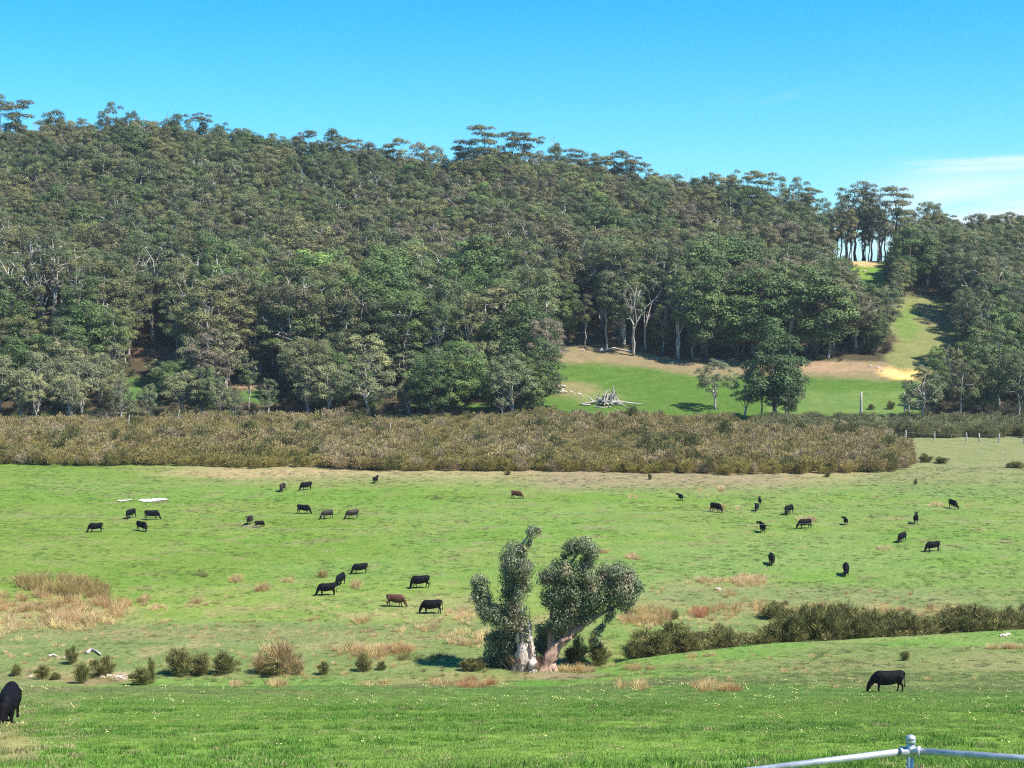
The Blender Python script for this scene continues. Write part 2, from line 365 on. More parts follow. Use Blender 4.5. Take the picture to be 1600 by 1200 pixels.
    # local patches
    for e in [(10, 1165, 48, 26, (.30, .235, .11), .7), (145, 1062, 60, 8, (.20, .14, .085), .8), (190, 1056, 22, 6, (.34, .24, .18), .8), (30, 1060, 60, 8, (.19, .15, .09), .5), (60, 960, 150, 22, (.23, .185, .095), .7),
              (870, 1056, 70, 6, (.20, .155, .10), .85), (700, 950, 90, 22, (.19, .185, .08), .6), (320, 990, 300, 10, (.18, .165, .08), .5), (1120, 912, 90, 12, (.20, .175, .085), .5), (560, 1010, 100, 8, (.24, .185, .10), .5),
              (700, 1066, 120, 9, (.20, .165, .08), .55), (1250, 1040, 260, 9, (.16, .16, .07), .6), (1560, 1035, 80, 14, (.20, .175, .09), .5), (840, 1068, 50, 4, (.07, .18, .025), .7), (395, 823, 14, 2.5, (.2, .17, .12), .8), (1250, 930, 300, 14, (.15, .155, .08), .5), (380, 740, 130, 7, (.30, .225, .125), .7)]:
        ell(*e[:5], e[5])
    return C*1.15
def build_ground():
    ys = np.concatenate([[-400, -200, -100, -60, -30, -15, -5, 2, 6], np.arange(9, 132, .55), np.arange(132, 250, .9), np.arange(250, 345, 1.5), np.arange(345, 640, 2.6), [645, 660, 690, 730, 780, 850, 950, 1100, 1500, 2500, 5000, 9000]])
    t = np.concatenate([[-30, -8, -3, -1.5, -.9, -.65], np.linspace(-.5, .5, 430), [.65, .9, 1.5, 3, 8, 30]])
    YY, TT = np.meshgrid(ys, t, indexing='ij'); XX = TT*(np.maximum(YY, 0)*.82+60)
    ZZ = hgt(XX, YY); ZZ = ZZ-np.where(YY > 1400, 0, 0)
    px, py = project(XX, YY, ZZ)
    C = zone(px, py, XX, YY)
    n, m = YY.shape; i = np.arange(n-1)[:, None]*m; j = np.arange(m-1)[None]
    Q = np.stack([i+j, i+j+1, i+m+j+1, i+m+j], -1).reshape(-1, 4)
    g = Geo(); g.add(np.stack([XX, YY, ZZ], -1), Q)
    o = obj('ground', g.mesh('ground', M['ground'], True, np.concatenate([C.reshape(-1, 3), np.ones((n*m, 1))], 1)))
    tag(o, 'green valley paddocks and wooded hillside under the cattle', kind='structure')
build_ground()
# ---------------------------------------------------------------- instancing of uncountable plants
def scatter(name, label, meshes, P, rot, scl, idx, icol=None, kind='stuff'):
    me = bpy.data.meshes.new(name); me.vertices.add(len(P)); me.vertices.foreach_set('co', np.asarray(P, np.float32).ravel())
    a = me.attributes.new('rot', 'FLOAT_VECTOR', 'POINT'); a.data.foreach_set('vector', np.asarray(rot, np.float32).ravel())
    a = me.attributes.new('scl', 'FLOAT_VECTOR', 'POINT'); a.data.foreach_set('vector', np.asarray(scl, np.float32).ravel())
    a = me.attributes.new('idx', 'INT', 'POINT'); a.data.foreach_set('value', np.asarray(idx, np.int32))
    if icol is not None:
        a = me.attributes.new('icol', 'FLOAT_COLOR', 'POINT'); a.data.foreach_set('color', np.concatenate([icol, np.ones((len(P), 1))], 1).astype(np.float32).ravel())
    c = bpy.data.collections.new(name+'_kinds')
    for i, m in enumerate(meshes): c.objects.link(bpy.data.objects.new('%s_kind_%02d' % (name, i), m))
    o = obj(name, me); tag(o, label, kind=kind)
    g = bpy.data.node_groups.new(name, 'GeometryNodeTree')
    g.interface.new_socket('Geometry', in_out='INPUT', socket_type='NodeSocketGeometry'); g.interface.new_socket('Geometry', in_out='OUTPUT', socket_type='NodeSocketGeometry')
    N = g.nodes.new; a = N('NodeGroupInput'); z = N('NodeGroupOutput'); ci = N('GeometryNodeCollectionInfo'); ip = N('GeometryNodeInstanceOnPoints')
    ci.inputs['Collection'].default_value = c; ci.inputs['Separate Children'].default_value = True; ci.inputs['Reset Children'].default_value = True
    ip.inputs['Pick Instance'].default_value = True
    def na(n, t):
        x = N('GeometryNodeInputNamedAttribute'); x.data_type = t; x.inputs[0].default_value = n; return x.outputs[0]
    L = g.links.new
    L(a.outputs[0], ip.inputs['Points']); L(ci.outputs[0], ip.inputs['Instance']); L(na('idx', 'INT'), ip.inputs['Instance Index'])
    e = N('FunctionNodeEulerToRotation'); L(na('rot', 'FLOAT_VECTOR'), e.inputs[0]); L(e.outputs[0], ip.inputs['Rotation'])
    L(na('scl', 'FLOAT_VECTOR'), ip.inputs['Scale']); L(ip.outputs[0], z.inputs[0])
    md = o.modifiers.new('instances', 'NODES'); md.node_group = g
    return o
# ---------------------------------------------------------------- trees
def curve(a, b, r, bow=.12, k=4):
    t = np.linspace(0, 1, k)[:, None]; d = np.linalg.norm(b-a)
    m = (a+b)/2+r.normal(0, bow*d, 3)+np.array([0, 0, bow*d*.6])
    return (1-t)**2*a+2*t*(1-t)*m+t*t*b
def make_tree(seed, H=20., R_=5., cb=.35, nc=32, cr=1.5, flat=.6, nleaf=100, ls=.3, tr=.28, limbs=6, style='gum', trunkn=1, lean=.03, barefrac=.0):
    r = np.random.default_rng(seed); T = Geo(); C = Geo()
    top = np.array([r.normal(0, lean*H), r.normal(0, lean*H), H*.86])
    def axis(h, tp=top):
        t = max(h, 0)/tp[2]; return np.array([tp[0]*t**1.3, tp[1]*t**1.3, h])
    hs_ = np.linspace(0, top[2], 8)
    trunks = [top]
    for k in range(trunkn-1): trunks.append(np.array([r.normal(0, .16*H), r.normal(0, .1*H), H*r.uniform(.65, .85)]))
    for tp in trunks:
        P = np.array([axis(h, tp) for h in np.linspace(-.4, tp[2], 8)]); P[1:-1, :2] += r.normal(0, .012*H, (6, 2))
        tube(T, P, tr*np.array([1.5, 1.05, .95, .82, .68, .5, .34, .15]), 7, .5)
    # clump centres
    cz0 = cb*H; cen = []
    tries = 0
    while len(cen) < nc and tries < nc*60:
        tries += 1
        d = r.normal(size=3); d /= np.linalg.norm(d); q = r.uniform(.35, 1)**.5
        if style == 'umb':
            lay = r.choice([.98, .9, .8, .68], p=[.42, .28, .2, .10]); an = r.uniform(0, 6.283); rr = R_*r.uniform(.15, 1)*(1.0 if lay > .85 else .85)
            p = np.array([rr*math.cos(an), rr*math.sin(an), H*lay-(rr/R_)**2*H*.07])
        else:
            p = np.array([d[0]*R_*q, d[1]*R_*q, (H+cz0)/2+d[2]*q*(H-cz0)/2])
            if style == 'gum': p[2] += .08*H*(1-(p[0]**2+p[1]**2)/R_**2)
        if all(np.linalg.norm((p-c)*[1, 1, 1.5]) > cr*.85 for c in cen): cen.append(p)
    cen = np.array(cen)
    # limbs
    ends = cen[r.choice(len(cen), min(limbs, len(cen)), replace=False)]
    L = []
    for e in ends:
        tp = trunks[r.integers(len(trunks))]
        h = np.clip(e[2]*r.uniform(.45, .8), cb*H*.7, tp[2]*.95); a = axis(h, tp)
        P = curve(a, e, r, .08, 5); tube(T, P, tr*np.array([.5, .42, .34, .26, .15]), 5, .5); L.append(P)
    A = np.concatenate(L+[np.array([axis(h) for h in np.linspace(cb*H*.9, top[2], 7)])])
    for c in cen:
        j = np.argmin(np.linalg.norm(A-(c-[0, 0, .8]), axis=1)+np.maximum(A[:, 2]-c[2], 0)*2)
        a = A[j]
        if np.linalg.norm(a-c) > .4:
            tube(T, curve(a, c+[0, 0, -cr*.15], r, .08, 3), tr*np.array([.26, .19, .10]), 4, .5, cap=False)
    # foliage
    for c in cen:
        if r.uniform() < barefrac:
            for q in range(4):
                e = c+r.normal(0, .9, 3)+[0, 0, .5]; tube(T, curve(c-[0, 0, .2], e, r, .1, 3), [.07, .05, .03], 4, .5, cap=False)
            continue
        k = r.uniform(.75, 1.25); n = int(nleaf*k*k); R1 = cr*k
        d = r.normal(size=(n, 3)); d /= np.linalg.norm(d, axis=1)[:, None]
        d[:, 2] = np.where(d[:, 2] < -.2, -d[:, 2], d[:, 2])
        q = r.uniform(.7, 1.04, n)[:, None]
        P = c+d*q*R1*np.array([1, 1, flat]); P += r.normal(0, .08*R1, (n, 3))
        N = d*np.array([1, 1, 1/flat])+r.normal(0, .27, (n, 3))+[0, 0, .2]
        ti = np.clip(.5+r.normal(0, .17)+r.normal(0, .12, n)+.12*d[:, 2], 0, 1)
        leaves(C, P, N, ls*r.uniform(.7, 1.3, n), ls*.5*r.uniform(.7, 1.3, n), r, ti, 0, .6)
    return T, C
def make_bare(seed, H=16., R_=4., tr=.2, nb=40, fine=True):
    r = np.random.default_rng(seed); T = Geo()
    def grow(a, d, L, rad, lev):
        b = a+d*L; P = curve(a, b, r, .07, 4); tube(T, P, np.linspace(rad, rad*.55, 4), 5 if lev < 2 else 4, .5, cap=False)
        if lev >= 4 or rad < .018: return
        for k in range(r.integers(2, 4) if lev < 4 else 2):
            nd = d+r.normal(0, .48, 3)+[0, 0, .12]; nd /= np.linalg.norm(nd); q = P[r.integers(2, 4)]
            grow(q, nd, L*r.uniform(.6, .85), rad*.6, lev+1)
    grow(np.array([0, 0, -.3]), np.array([r.normal(0, .06), r.normal(0, .06), 1.]), H*.36, tr, 0)
    return T
TV = {}
def variant(kind, T, C, bark, leaf):
    tm = T.mesh('trunk', bark, True); d = {'trunk': tm}
    J = Geo(); J.join(T, 0); mats = [bark]
    if C is not None: d['crown'] = C.mesh('crown', leaf); J.join(C, 1); mats.append(leaf)
    d['whole'] = J.mesh('tree', mats); TV.setdefault(kind, []).append(d)
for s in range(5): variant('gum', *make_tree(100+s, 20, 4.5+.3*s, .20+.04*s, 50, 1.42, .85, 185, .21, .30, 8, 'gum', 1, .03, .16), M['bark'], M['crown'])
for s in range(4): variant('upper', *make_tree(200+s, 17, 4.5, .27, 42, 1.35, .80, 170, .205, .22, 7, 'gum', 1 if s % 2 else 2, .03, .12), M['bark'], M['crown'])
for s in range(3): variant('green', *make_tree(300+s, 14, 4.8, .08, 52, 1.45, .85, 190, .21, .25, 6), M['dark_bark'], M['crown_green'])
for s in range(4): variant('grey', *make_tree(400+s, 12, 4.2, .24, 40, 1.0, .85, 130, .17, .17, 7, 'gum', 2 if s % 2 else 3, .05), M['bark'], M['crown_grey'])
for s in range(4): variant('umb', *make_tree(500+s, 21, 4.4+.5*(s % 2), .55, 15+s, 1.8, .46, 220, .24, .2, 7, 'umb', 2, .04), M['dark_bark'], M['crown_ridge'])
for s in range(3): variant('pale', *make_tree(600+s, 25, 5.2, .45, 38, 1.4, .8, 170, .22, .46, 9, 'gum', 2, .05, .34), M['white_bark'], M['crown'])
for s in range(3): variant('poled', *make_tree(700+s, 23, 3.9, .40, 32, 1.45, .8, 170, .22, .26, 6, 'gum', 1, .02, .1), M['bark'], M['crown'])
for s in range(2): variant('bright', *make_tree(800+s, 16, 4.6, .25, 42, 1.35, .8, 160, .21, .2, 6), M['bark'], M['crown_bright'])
for s in range(2): variant('rowtree', *make_tree(850+s, 24, 4.8, .34, 42, 1.6, .75, 180, .22, .40, 7, 'gum', 1, .015), M['dark_bark'], M['crown_ridge'])
for s in range(3): variant('bare', make_bare(900+s, 17, 4, .2), None, M['dead_wood'], None)
NATH = dict(gum=20, upper=17, green=14, grey=12, umb=21, pale=25, poled=23, bright=16, rowtree=24, bare=17)
WID = dict(gum=5.4, upper=5., green=5.2, grey=4.6, umb=5.5, pale=5.6, poled=4.2, bright=5., rowtree=4.5, bare=4)
CBF = dict(gum=.3, upper=.4, green=.08, grey=.22, umb=.6, pale=.42, poled=.38, bright=.22, rowtree=.34, bare=.2)
# places where the photograph shows open ground or sky: no crown may stand in front of them
def poly_pts(poly, st=7):
    P = np.array(poly, float); x0, y0 = P.min(0); x1, y1 = P.max(0)
    gx, gy = np.meshgrid(np.arange(x0, x1, st), np.arange(y0, y1, st*.7)); q = np.stack([gx.ravel(), gy.ravel()], 1)
    ins = np.zeros(len(q), bool); n = len(P)
    for i in range(n):
        a, b = P[i], P[(i+1) % n]; c = (a[1] > q[:, 1]) != (b[1] > q[:, 1])
        xx = (b[0]-a[0])*(q[:, 1]-a[1])/(b[1]-a[1]+1e-9)+a[0]; ins ^= c & (q[:, 0] < xx)
    return q[ins]
CLEAR = np.concatenate([poly_pts(p) for p in [
    [(885, 548), (990, 552), (1090, 572), (1240, 570), (1380, 572), (1436, 578), (1440, 596), (1415, 612), (1415, 650), (1240, 650), (855, 650), (850, 628), (880, 600)],
    [(1403, 484), (1432, 482), (1480, 516), (1512, 538), (1476, 558), (1445, 592), (1392, 578), (1396, 530)],
    [(1330, 412), (1384, 411), (1386, 446), (1345, 448)],
    [(1298, 378), (1388, 378), (1388, 404), (1298, 404)],
    [(216, 540), (272, 540), (272, 562), (216, 562)], [(200, 594), (236, 594), (236, 630), (200, 630)], [(380, 600), (434, 600), (434, 632), (380, 632)], [(740, 640), (775, 640), (775, 655), (740, 655)], [(600, 618), (622, 618), (622, 636), (600, 636)],
    [(236, 485), (244, 485), (244, 530), (236, 530)], [(60, 470), (70, 470), (70, 522), (60, 522)], [(1003, 470), (1013, 470), (1013, 535), (1003, 535)], [(905, 500), (930, 500), (930, 540), (905, 540)],
    [(1330, 560), (1420, 560), (1420, 590), (1330, 590)]]])
def covers(px, by, H, Y, kind):
    s = scale_at(Y); w = WID[kind]*H/NATH[kind]*s; h = H*s; cb = CBF[kind]
    cy = by-h*(1+cb)/2; ry = h*(1-cb)/2
    if ((np.abs(CLEAR[:, 0]-px) < w*1.02) & (np.abs(CLEAR[:, 1]-cy) < ry*1.05) & ((((CLEAR[:, 0]-px)/w)**2+((CLEAR[:, 1]-cy)/ry)**2) < 1.08)).any(): return True
    return False
BASECLEAR = lambda px, py: ((np.abs(CLEAR[:, 0]-px) < 8) & (np.abs(CLEAR[:, 1]-py) < 6)).any()
trees = []     # (x, y, z, H, kind, px, by, handmade label or None)
def hand(px, by, H, kind, label=None, wide=1.0, Y=None):
    x, y, z = ground_at(px, by) if Y is None else at_depth(px, Y)
    trees.append([x, y, z, H, kind, px, project(x, y, z)[1], label, wide])
def skyline(px, top, Y, kind, label, wide=1.0):
    x, y, z = at_depth(px, Y); f = Y*CA; zt = CAMZ+(HOR-top)/F*Y
    trees.append([x, y, z, max(zt-z, 8), kind, px, project(x, y, z)[1], label, wide])
hand(1118, 640, 11.8, 'grey', 'small lone tree with dark forked stems at the edge of the bright green paddock', 1.1)
hand(1207, 662, 20, 'green', 'tallest dense grey-green tree standing in front of the far paddock', 1.0)
hand(1188, 656, 13, 'gum', 'gum pressed against the left side of the tallest paddock tree', 1.0)
hand(1228, 660, 12.5, 'grey', 'grey-green tree in front of the right side of the tallest paddock tree', 1.0)
hand(1213, 664, 11, 'gum', 'shorter gum directly in front of the tallest paddock tree', 1.1)
hand(1165, 652, 10, 'grey', 'low rounded tree between the lone forked tree and the dense tall one', 1.15)
hand(1232, 655, 10, 'green', 'low dark tree leaning on the right side of the dense paddock tree', .9)
hand(575, 658, 14.5, 'grey', 'pale grey-green round tree drooping over the scrub, just left of the deep green trees', 1.3)
hand(668, 648, 13, 'green', 'deep green round tree right of the pale drooping one', 1.25)
hand(722, 646, 15.5, 'green', 'largest deep green tree at the foot of the forest', 1.2)
hand(800, 655, 14.5, 'grey', 'grey-green tree with several stems near the left end of the paddock', 1.1)
hand(845, 640, 15, 'green', 'dark tree at the left edge of the bright paddock', 1.0)
hand(853, 620, 18, 'gum', 'tall dark gum closing the left side of the paddock', 1.0)
hand(483, 650, 17, 'gum', 'spreading dark gum with a thick leaning pale trunk behind the scrub', 1.25)
hand(390, 645, 13, 'poled', 'slim tree with an orange-brown trunk beside the small bright clearing')
hand(68, 540, 30, 'pale', 'tall gum with bare white trunk at the far left of the hillside', .85)
hand(84, 545, 29, 'pale', 'white-limbed tall gum just right of the far-left white trunk', .8)
hand(240, 536, 26, 'pale', 'gum with three spreading white stems above the brown dirt bank', .8)
hand(337, 552, 26, 'pale', 'tall gum with a pale lower trunk right of the dirt bank')
for _px, _by, _h, _l in [(45, 560, 25, 'white-stemmed gum between the left edge and the far-left white trunk'), (118, 556, 23, 'pale-stemmed gum right of the two white-limbed gums'), (165, 575, 20, 'white-stemmed gum halfway to the brown dirt bank'), (300, 562, 23, 'pale-limbed gum directly right of the dirt bank'), (420, 560, 22, 'pale-stemmed gum above the slim orange-trunked tree'), (470, 570, 22, 'white-limbed gum above the thick leaning trunk'), (560, 548, 21, 'white-stemmed gum above the pale drooping tree'), (690, 560, 20, 'pale-stemmed gum above the deep green trees'), (745, 575, 18, 'white-stemmed gum behind the largest deep green tree'), (990, 556, 20, 'white-stemmed gum left of the grey dead tree at the paddock edge'), (1060, 560, 19, 'pale-stemmed gum right of the grey dead tree at the paddock edge')]:
    hand(_px, _by, _h, 'pale', _l, .85)
for _px, _by, _h, _l in [(55, 660, 11, 'slim pale-stemmed tree at the scrub edge far left'), (112, 662, 10, 'thin white-stemmed tree at the scrub edge left of the green gap'), (190, 664, 10, 'leaning pale-stemmed tree at the scrub edge by the green gap'), (232, 662, 9, 'thin tree in front of the green gap'), (345, 660, 10, 'thin pale-stemmed tree right of the green gap'), (420, 655, 9, 'short thin tree in front of the second green gap'), (640, 655, 10, 'thin pale tree in front of the deep green trees'), (785, 660, 10, 'thin pale-stemmed tree by the brown patch near the paddock')]:
    hand(_px, _by, _h, 'grey', _l, .75)
hand(20, 560, 28, 'pale', 'pale-trunked gum at the left frame edge')
hand(525, 505, 22, 'pale', 'gum with many bare pale limbs in the middle of the hillside')
hand(360, 470, 17, 'bright', 'bright green crown standing out on the left hillside', 1.1)
hand(330, 475, 15, 'bright', 'yellow-green crown beside the brightest one', .9)
hand(1010, 548, 22, 'bare', 'grey dead tree with spreading bare limbs above the paddock', 1.3)
hand(1085, 520, 20, 'bare', 'bleached bare branches poking out of the canopy above the paddock', 1.4)
hand(1170, 500, 15, 'bare', 'smaller bare dead crown right of the bleached branches', 1.2)
hand(915, 545, 14, 'poled', 'tree with a thick pink-brown trunk at the top left of the paddock')
hand(620, 350, 14, 'bare', 'large grey leafless crown high on the hillside', 1.5)
hand(535, 340, 9, 'bare', 'small purplish leafless crown left of the large grey one', 1.5)
hand(725, 628, 11, 'bare', 'bare grey tree among the deep green trees', 1.2)
hand(765, 590, 13, 'bare', 'pale dead tree behind the grey-green tree near the paddock', 1.1)
hand(640, 600, 11, 'bare', 'leafless pale branches behind the deep green tree', 1.2)
for px, by, H, k, w in [(1440, 668, 13, 'grey', 1), (1462, 640, 11, 'green', .8), (1500, 662, 13, 'gum', 1), (1535, 655, 15, 'green', 1), (1560, 640, 17, 'gum', 1.1), (1590, 660, 15, 'gum', 1.1), (1485, 625, 13, 'gum', 1), (1520, 615, 15, 'green', 1.0), (1575, 605, 17, 'green', 1.1), (1600, 590, 18, 'gum', 1), (1462, 590, 8, 'bright', .9), (1545, 600, 17, 'gum', 1)]:
    hand(px, by, H, k, None, w)
# ridge crowns against the sky
sky_l = [(36, 158, 'umb', 'dome-topped tree on the ridge at the far left'), (8, 163, 'gum', None), (90, 178, 'upper', None), (180, 164, 'gum', 'highest dome-shaped crown on the left ridge'), (212, 180, 'gum', None), (265, 183, 'gum', None), (318, 178, 'umb', 'flat-topped tree right of the dome-shaped ridge crown'),
 (285, 182, 'upper', None), (480, 205, 'umb', None), (520, 207, 'upper', None), (548, 212, 'umb', None), (620, 217, 'umb', None), (655, 228, 'gum', None), (680, 232, 'upper', None), (722, 220, 'umb', 'small flat-topped tree left of the twin umbrella crowns'), (712, 244, 'umb', None), (754, 197, 'umb', 'tallest umbrella-shaped crown on the middle ridge'), (800, 206, 'umb', 'flat crown just right of the tallest umbrella crown'), (824, 207, 'umb', 'second flat crown right of the tallest umbrella crown'),
 (858, 222, 'gum', None), (896, 233, 'umb', None), (920, 241, 'upper', None), (940, 245, 'umb', None), (963, 236, 'umb', None), (986, 243, 'umb', None), (1010, 258, 'gum', None), (1105, 275, 'upper', None), (1130, 270, 'umb', None), (1152, 272, 'upper', None), (1184, 263, 'umb', 'pointed umbrella crown above the right shoulder of the hill'), (1212, 280, 'gum', None), (1243, 280, 'gum', None), (1262, 293, 'umb', None), (1280, 312, 'gum', None)]
for px, top, k, lb in sky_l: skyline(px, top+2, float(np.interp(px, PXR, YR))-rng.uniform(2, 14), k, lb, .95)
skyline(1075, 252, 550, 'bare', 'thin leafless tree sticking up above the ridge', .6)
skyline(1060, 264, 552, 'bare', 'shorter leafless tree left of the thin ridge snag', .5)
skyline(68, 170, 575, 'bare', 'bare pole-like snag on the far-left ridge', .25)
for px, top, w, k, lb in [(1287, 322, .7, 'rowtree', None), (1300, 330, .8, 'rowtree', None), (1311, 318, .7, 'rowtree', None), (1322, 298, .9, 'rowtree', None), (1336, 289, 1.05, 'rowtree', 'broadest crown of the row on the saddle'), (1349, 293, 1., 'rowtree', None), (1362, 305, .8, 'rowtree', None), (1372, 300, .7, 'pale', 'pale forked trunk in the row on the saddle'), (1397, 293, 1.0, 'umb', 'tiered umbrella tree at the right end of the saddle row'), (1385, 322, .8, 'rowtree', None), (1328, 330, .8, 'rowtree', None), (1305, 340, .7, 'rowtree', None), (1343, 335, .8, 'rowtree', None), (1356, 340, .7, 'rowtree', None), (1318, 345, .7, 'rowtree', None), (1294, 350, .6, 'rowtree', None), (1330, 352, .5, 'rowtree', None), (1367, 330, .8, 'gum', None), (1299, 352, .6, 'gum', None), (1349, 350, .6, 'gum', None), (1378, 340, .7, 'rowtree', None)]:
    skyline(px+rng.uniform(-3, 3), top, 521+rng.uniform(-3, 9), k, lb, w*.95)
for px, top, k in [(1410, 325, 'upper'), (1438, 320, 'gum'), (1455, 322, 'gum'), (1475, 335, 'umb'), (1500, 348, 'upper'), (1525, 350, 'upper'), (1548, 342, 'umb'), (1568, 332, 'umb'), (1590, 338, 'umb')]:
    skyline(px, top, 530, k, None)
hand(1403, 454, 12.5, 'green', 'dark round tree at the right side of the small upper field', .8)
hand(1414, 462, 12, 'green', None, .9)
NH = len(trees)
def fill_forest():
    r = np.random.default_rng(11); taken = np.array([[t[0], t[1]] for t in trees])
    sp = 5.6
    for Y in np.arange(328, 600, sp*.9):
        for X in np.arange(-300, 300, sp):
            x = X+r.uniform(-2.2, 2.2); y = Y+r.uniform(-2.2, 2.2)
            px = 800+F*x/y
            if px < -330 or px > 1930: continue
            yr = np.interp(px, PXR, YR)
            if y > yr+8: continue
            if 1272 < px < 1392 and y > 505: continue
            if y < 350 and r.uniform() < .5: continue
            if y < np.interp(px, [0, 400, 850, 900], [328, 331, 336, 345]): continue
            if px > 1230 and y < 345: continue
            z = float(hgt(x, y)); by = float(project(x, y, z)[1])
            if BASECLEAR(px, by): continue
            if 835 < px < 1445 and by > np.interp(px, [840, 900, 1000, 1090, 1240, 1400], [536, 540, 548, 566, 562, 566]): continue
            if 1405 < px < 1500 and 455 < by < 590: continue
            if np.min(np.hypot(taken[:, 0]-x, taken[:, 1]-y)) < 2.6: continue
            u = r.uniform(); patch = fbm(np.array(x/40.), np.array(y/40.), 2, 91)
            if y < 362: kind = 'grey' if u < .6 else ('green' if u < .75 else 'gum'); H = r.uniform(9, 15)
            elif y < 440: kind = 'gum' if u < .47 else ('bright' if u < .5 else 'poled' if u < .68 else ('green' if u < .68+.25*(patch > .5) else ('pale' if u > .96 else ('bare' if u > .945 else 'upper')))); H = r.uniform(14, 25)
            else: kind = 'upper' if u < .55 else ('gum' if u < .9 else ('green' if u < .955 else ('pale' if u < .975 else 'bare'))); H = r.uniform(11.5, 20)
            if px > 1400 and y < 440: H *= .8
            if y > yr-10 and px < 1280: H = r.uniform(12, 16.5)
            if 430 < px < 860 and y < 352: kind = 'grey' if u < .35 else 'green'
            if 880 < px < 1390 and by < 600 and y < 425: kind = 'poled' if u < .55 else ('gum' if u < .8 else 'green'); H = r.uniform(19, 25)
            ok = False
            for f in (1, .72, .5, .34):
                if not covers(px, by, H*f, y, kind): ok = True; H *= f; break
                if kind in ('poled', 'pale'): kind = 'gum'
            if not ok: continue
            if H < 7.5 and kind not in ('green', 'grey'): kind = 'green' if u < .5 else 'grey'
            trees.append([x, y, z, H, kind, px, by, None, r.uniform(.85, 1.5)])
fill_forest()
# which trees are things of their own: the hand-placed ones and the ones that show largest
vis = [i for i in range(NH, len(trees)) if -20 < trees[i][5] < 1620]
vis.sort(key=lambda i: trees[i][1]+(0 if trees[i][3] > 9 else 25))
NTHING = 296-NH
things = set(range(NH)) | set(vis[:NTHING])
print('trees', len(trees), 'hand', NH)
KW = dict(gum='gum', upper='gum', green='dark leafy tree', grey='grey-green tree', umb='umbrella-crowned tree', pale='white-trunked gum', poled='slim straight gum', bright='bright green tree', rowtree='straight-trunked tree', bare='bare dead tree')
def auto_label(t):
    x, y, z, H, k, px, by, _, _ = t; s = H*scale_at(y)
    size = 'short' if H < 11.5 else ('middling' if H < 17 else 'tall')
    if y > 500:
        w = np.interp(px, [0, 1], [0, 1])
        reg = ('on the saddle row against the sky' if 1275 < px < 1395 else 'on the ridge right of the saddle' if px >= 1395 else 'on the right shoulder of the ridge' if px > 880 else 'on the middle of the ridge' if px > 440 else 'on the left part of the ridge')
    else:
        cut = [(60, 'at the left frame edge'), (130, 'below the two white-limbed gums'), (205, 'left of the brown dirt bank'), (300, 'around the brown dirt bank'), (370, 'right of the brown dirt bank'), (450, 'around the slim orange-trunked tree'), (530, 'around the leaning pale trunk'), (620, 'around the pale drooping tree'), (760, 'among the deep green trees'), (850, 'left of the far paddock'),
               (960, 'above the left end of the paddock'), (1060, 'beside the grey dead tree above the paddock'), (1150, 'above the lone forked tree'), (1250, 'above the dense paddock tree'), (1330, 'above the pinkish dirt bank'), (1400, 'left of the grassy slope'), (1500, 'by the orange earth cutting'), (9999, 'at the right frame edge behind the fence')]
        reg = next(r_ for c, r_ in cut if px < c)
        reg = ('at the scrub edge ' if y < 352 else 'back row ' if y < 368 else 'deep forest ') + reg
    return f'{size} {KW[k]} {reg}'
r_ = np.random.default_rng(5)
seen = {}
for i in sorted(things):
    t = trees[i]
    x, y, z, H, k, px, by, lb, wide = t
    v = TV[k][r_.integers(len(TV[k]))]; s = H/NATH[k]
    e = obj({'bare': 'dead_tree'}.get(k, 'eucalyptus_tree' if k != 'green' else 'leafy_tree'), None, (x, y, z-.1), r_.uniform(0, 6.28), (s*wide, s*wide, s))
    if lb: tag(e, lb, 'tree', 'trees on the hillside')
    else:
        l = auto_label(t); tag(e, l, 'tree', 'forest trees: '+l)
    obj('trunk', v['trunk'], parent=e)
    if 'crown' in v: obj('crown', v['crown'], parent=e)
rest = [trees[i] for i in range(len(trees)) if i not in things]
flat_k = []; start = {}
for k, vs in TV.items(): start[k] = len(flat_k); flat_k += [v['whole'] for v in vs]
P = np.array([[t[0], t[1], t[2]-.1] for t in rest]); sclv = np.array([[t[3]/NATH[t[4]]*t[8]]*2+[t[3]/NATH[t[4]]] for t in rest])
idx = np.array([start[t[4]]+r_.integers(len(TV[t[4]])) for t in rest]); rot = np.stack([np.zeros(len(rest)), np.zeros(len(rest)), r_.uniform(0, 6.28, len(rest))], 1)
scatter('forest', 'dense eucalyptus forest covering the upper hillside', flat_k, P, rot, sclv, idx)
# ---------------------------------------------------------------- shrubs
def make_shrub(seed, h=2.2, w=1.3, n=420, L=.22, W=.045, spread=.7, base=.05, stems=10, open_=0.):
    r = np.random.default_rng(seed); g = Geo()
    # several sprays, each a leaning cone of upright sprigs
    ns = stems; tops = []
    for k in range(ns):
        an = r.uniform(0, 6.283); q = r.uniform(0, 1)**.6
        tops.append([math.cos(an)*w*q, math.sin(an)*w*q, h*(1-.45*q*q)*r.uniform(.72, 1.08)])
    tops = np.array(tops); bases = tops*[.3, .3, 0]
    k = r.integers(0, ns, n); t = r.uniform(base, 1, n)**.62
    P = bases[k]*(1-t[:, None])+tops[k]*t[:, None]; d = tops[k]-bases[k]; d /= np.linalg.norm(d, axis=1)[:, None]
    sp = (w*.30)*(1-.55*t)[:, None]; off = r.normal(0, 1, (n, 3))*sp*[1, 1, .5]; P = P+off; P[:, 2] = np.maximum(P[:, 2], .03)
    tg = d+off/(np.abs(sp)+.01)*.45*spread+r.normal(0, .25, (n, 3)); N = np.cross(tg, r.normal(size=(n, 3)))
    N = np.where((N*off).sum(1)[:, None] < 0, -N, N)
    ti = np.clip(.5+r.normal(0, .2, n)+(r.normal(0, .15, ns))[k], 0, 1)
    leaves(g, P, N, L*r.uniform(.6, 1.4, n), W*r.uniform(.6, 1.4, n), r, ti, 0, 0, tg)
    return g
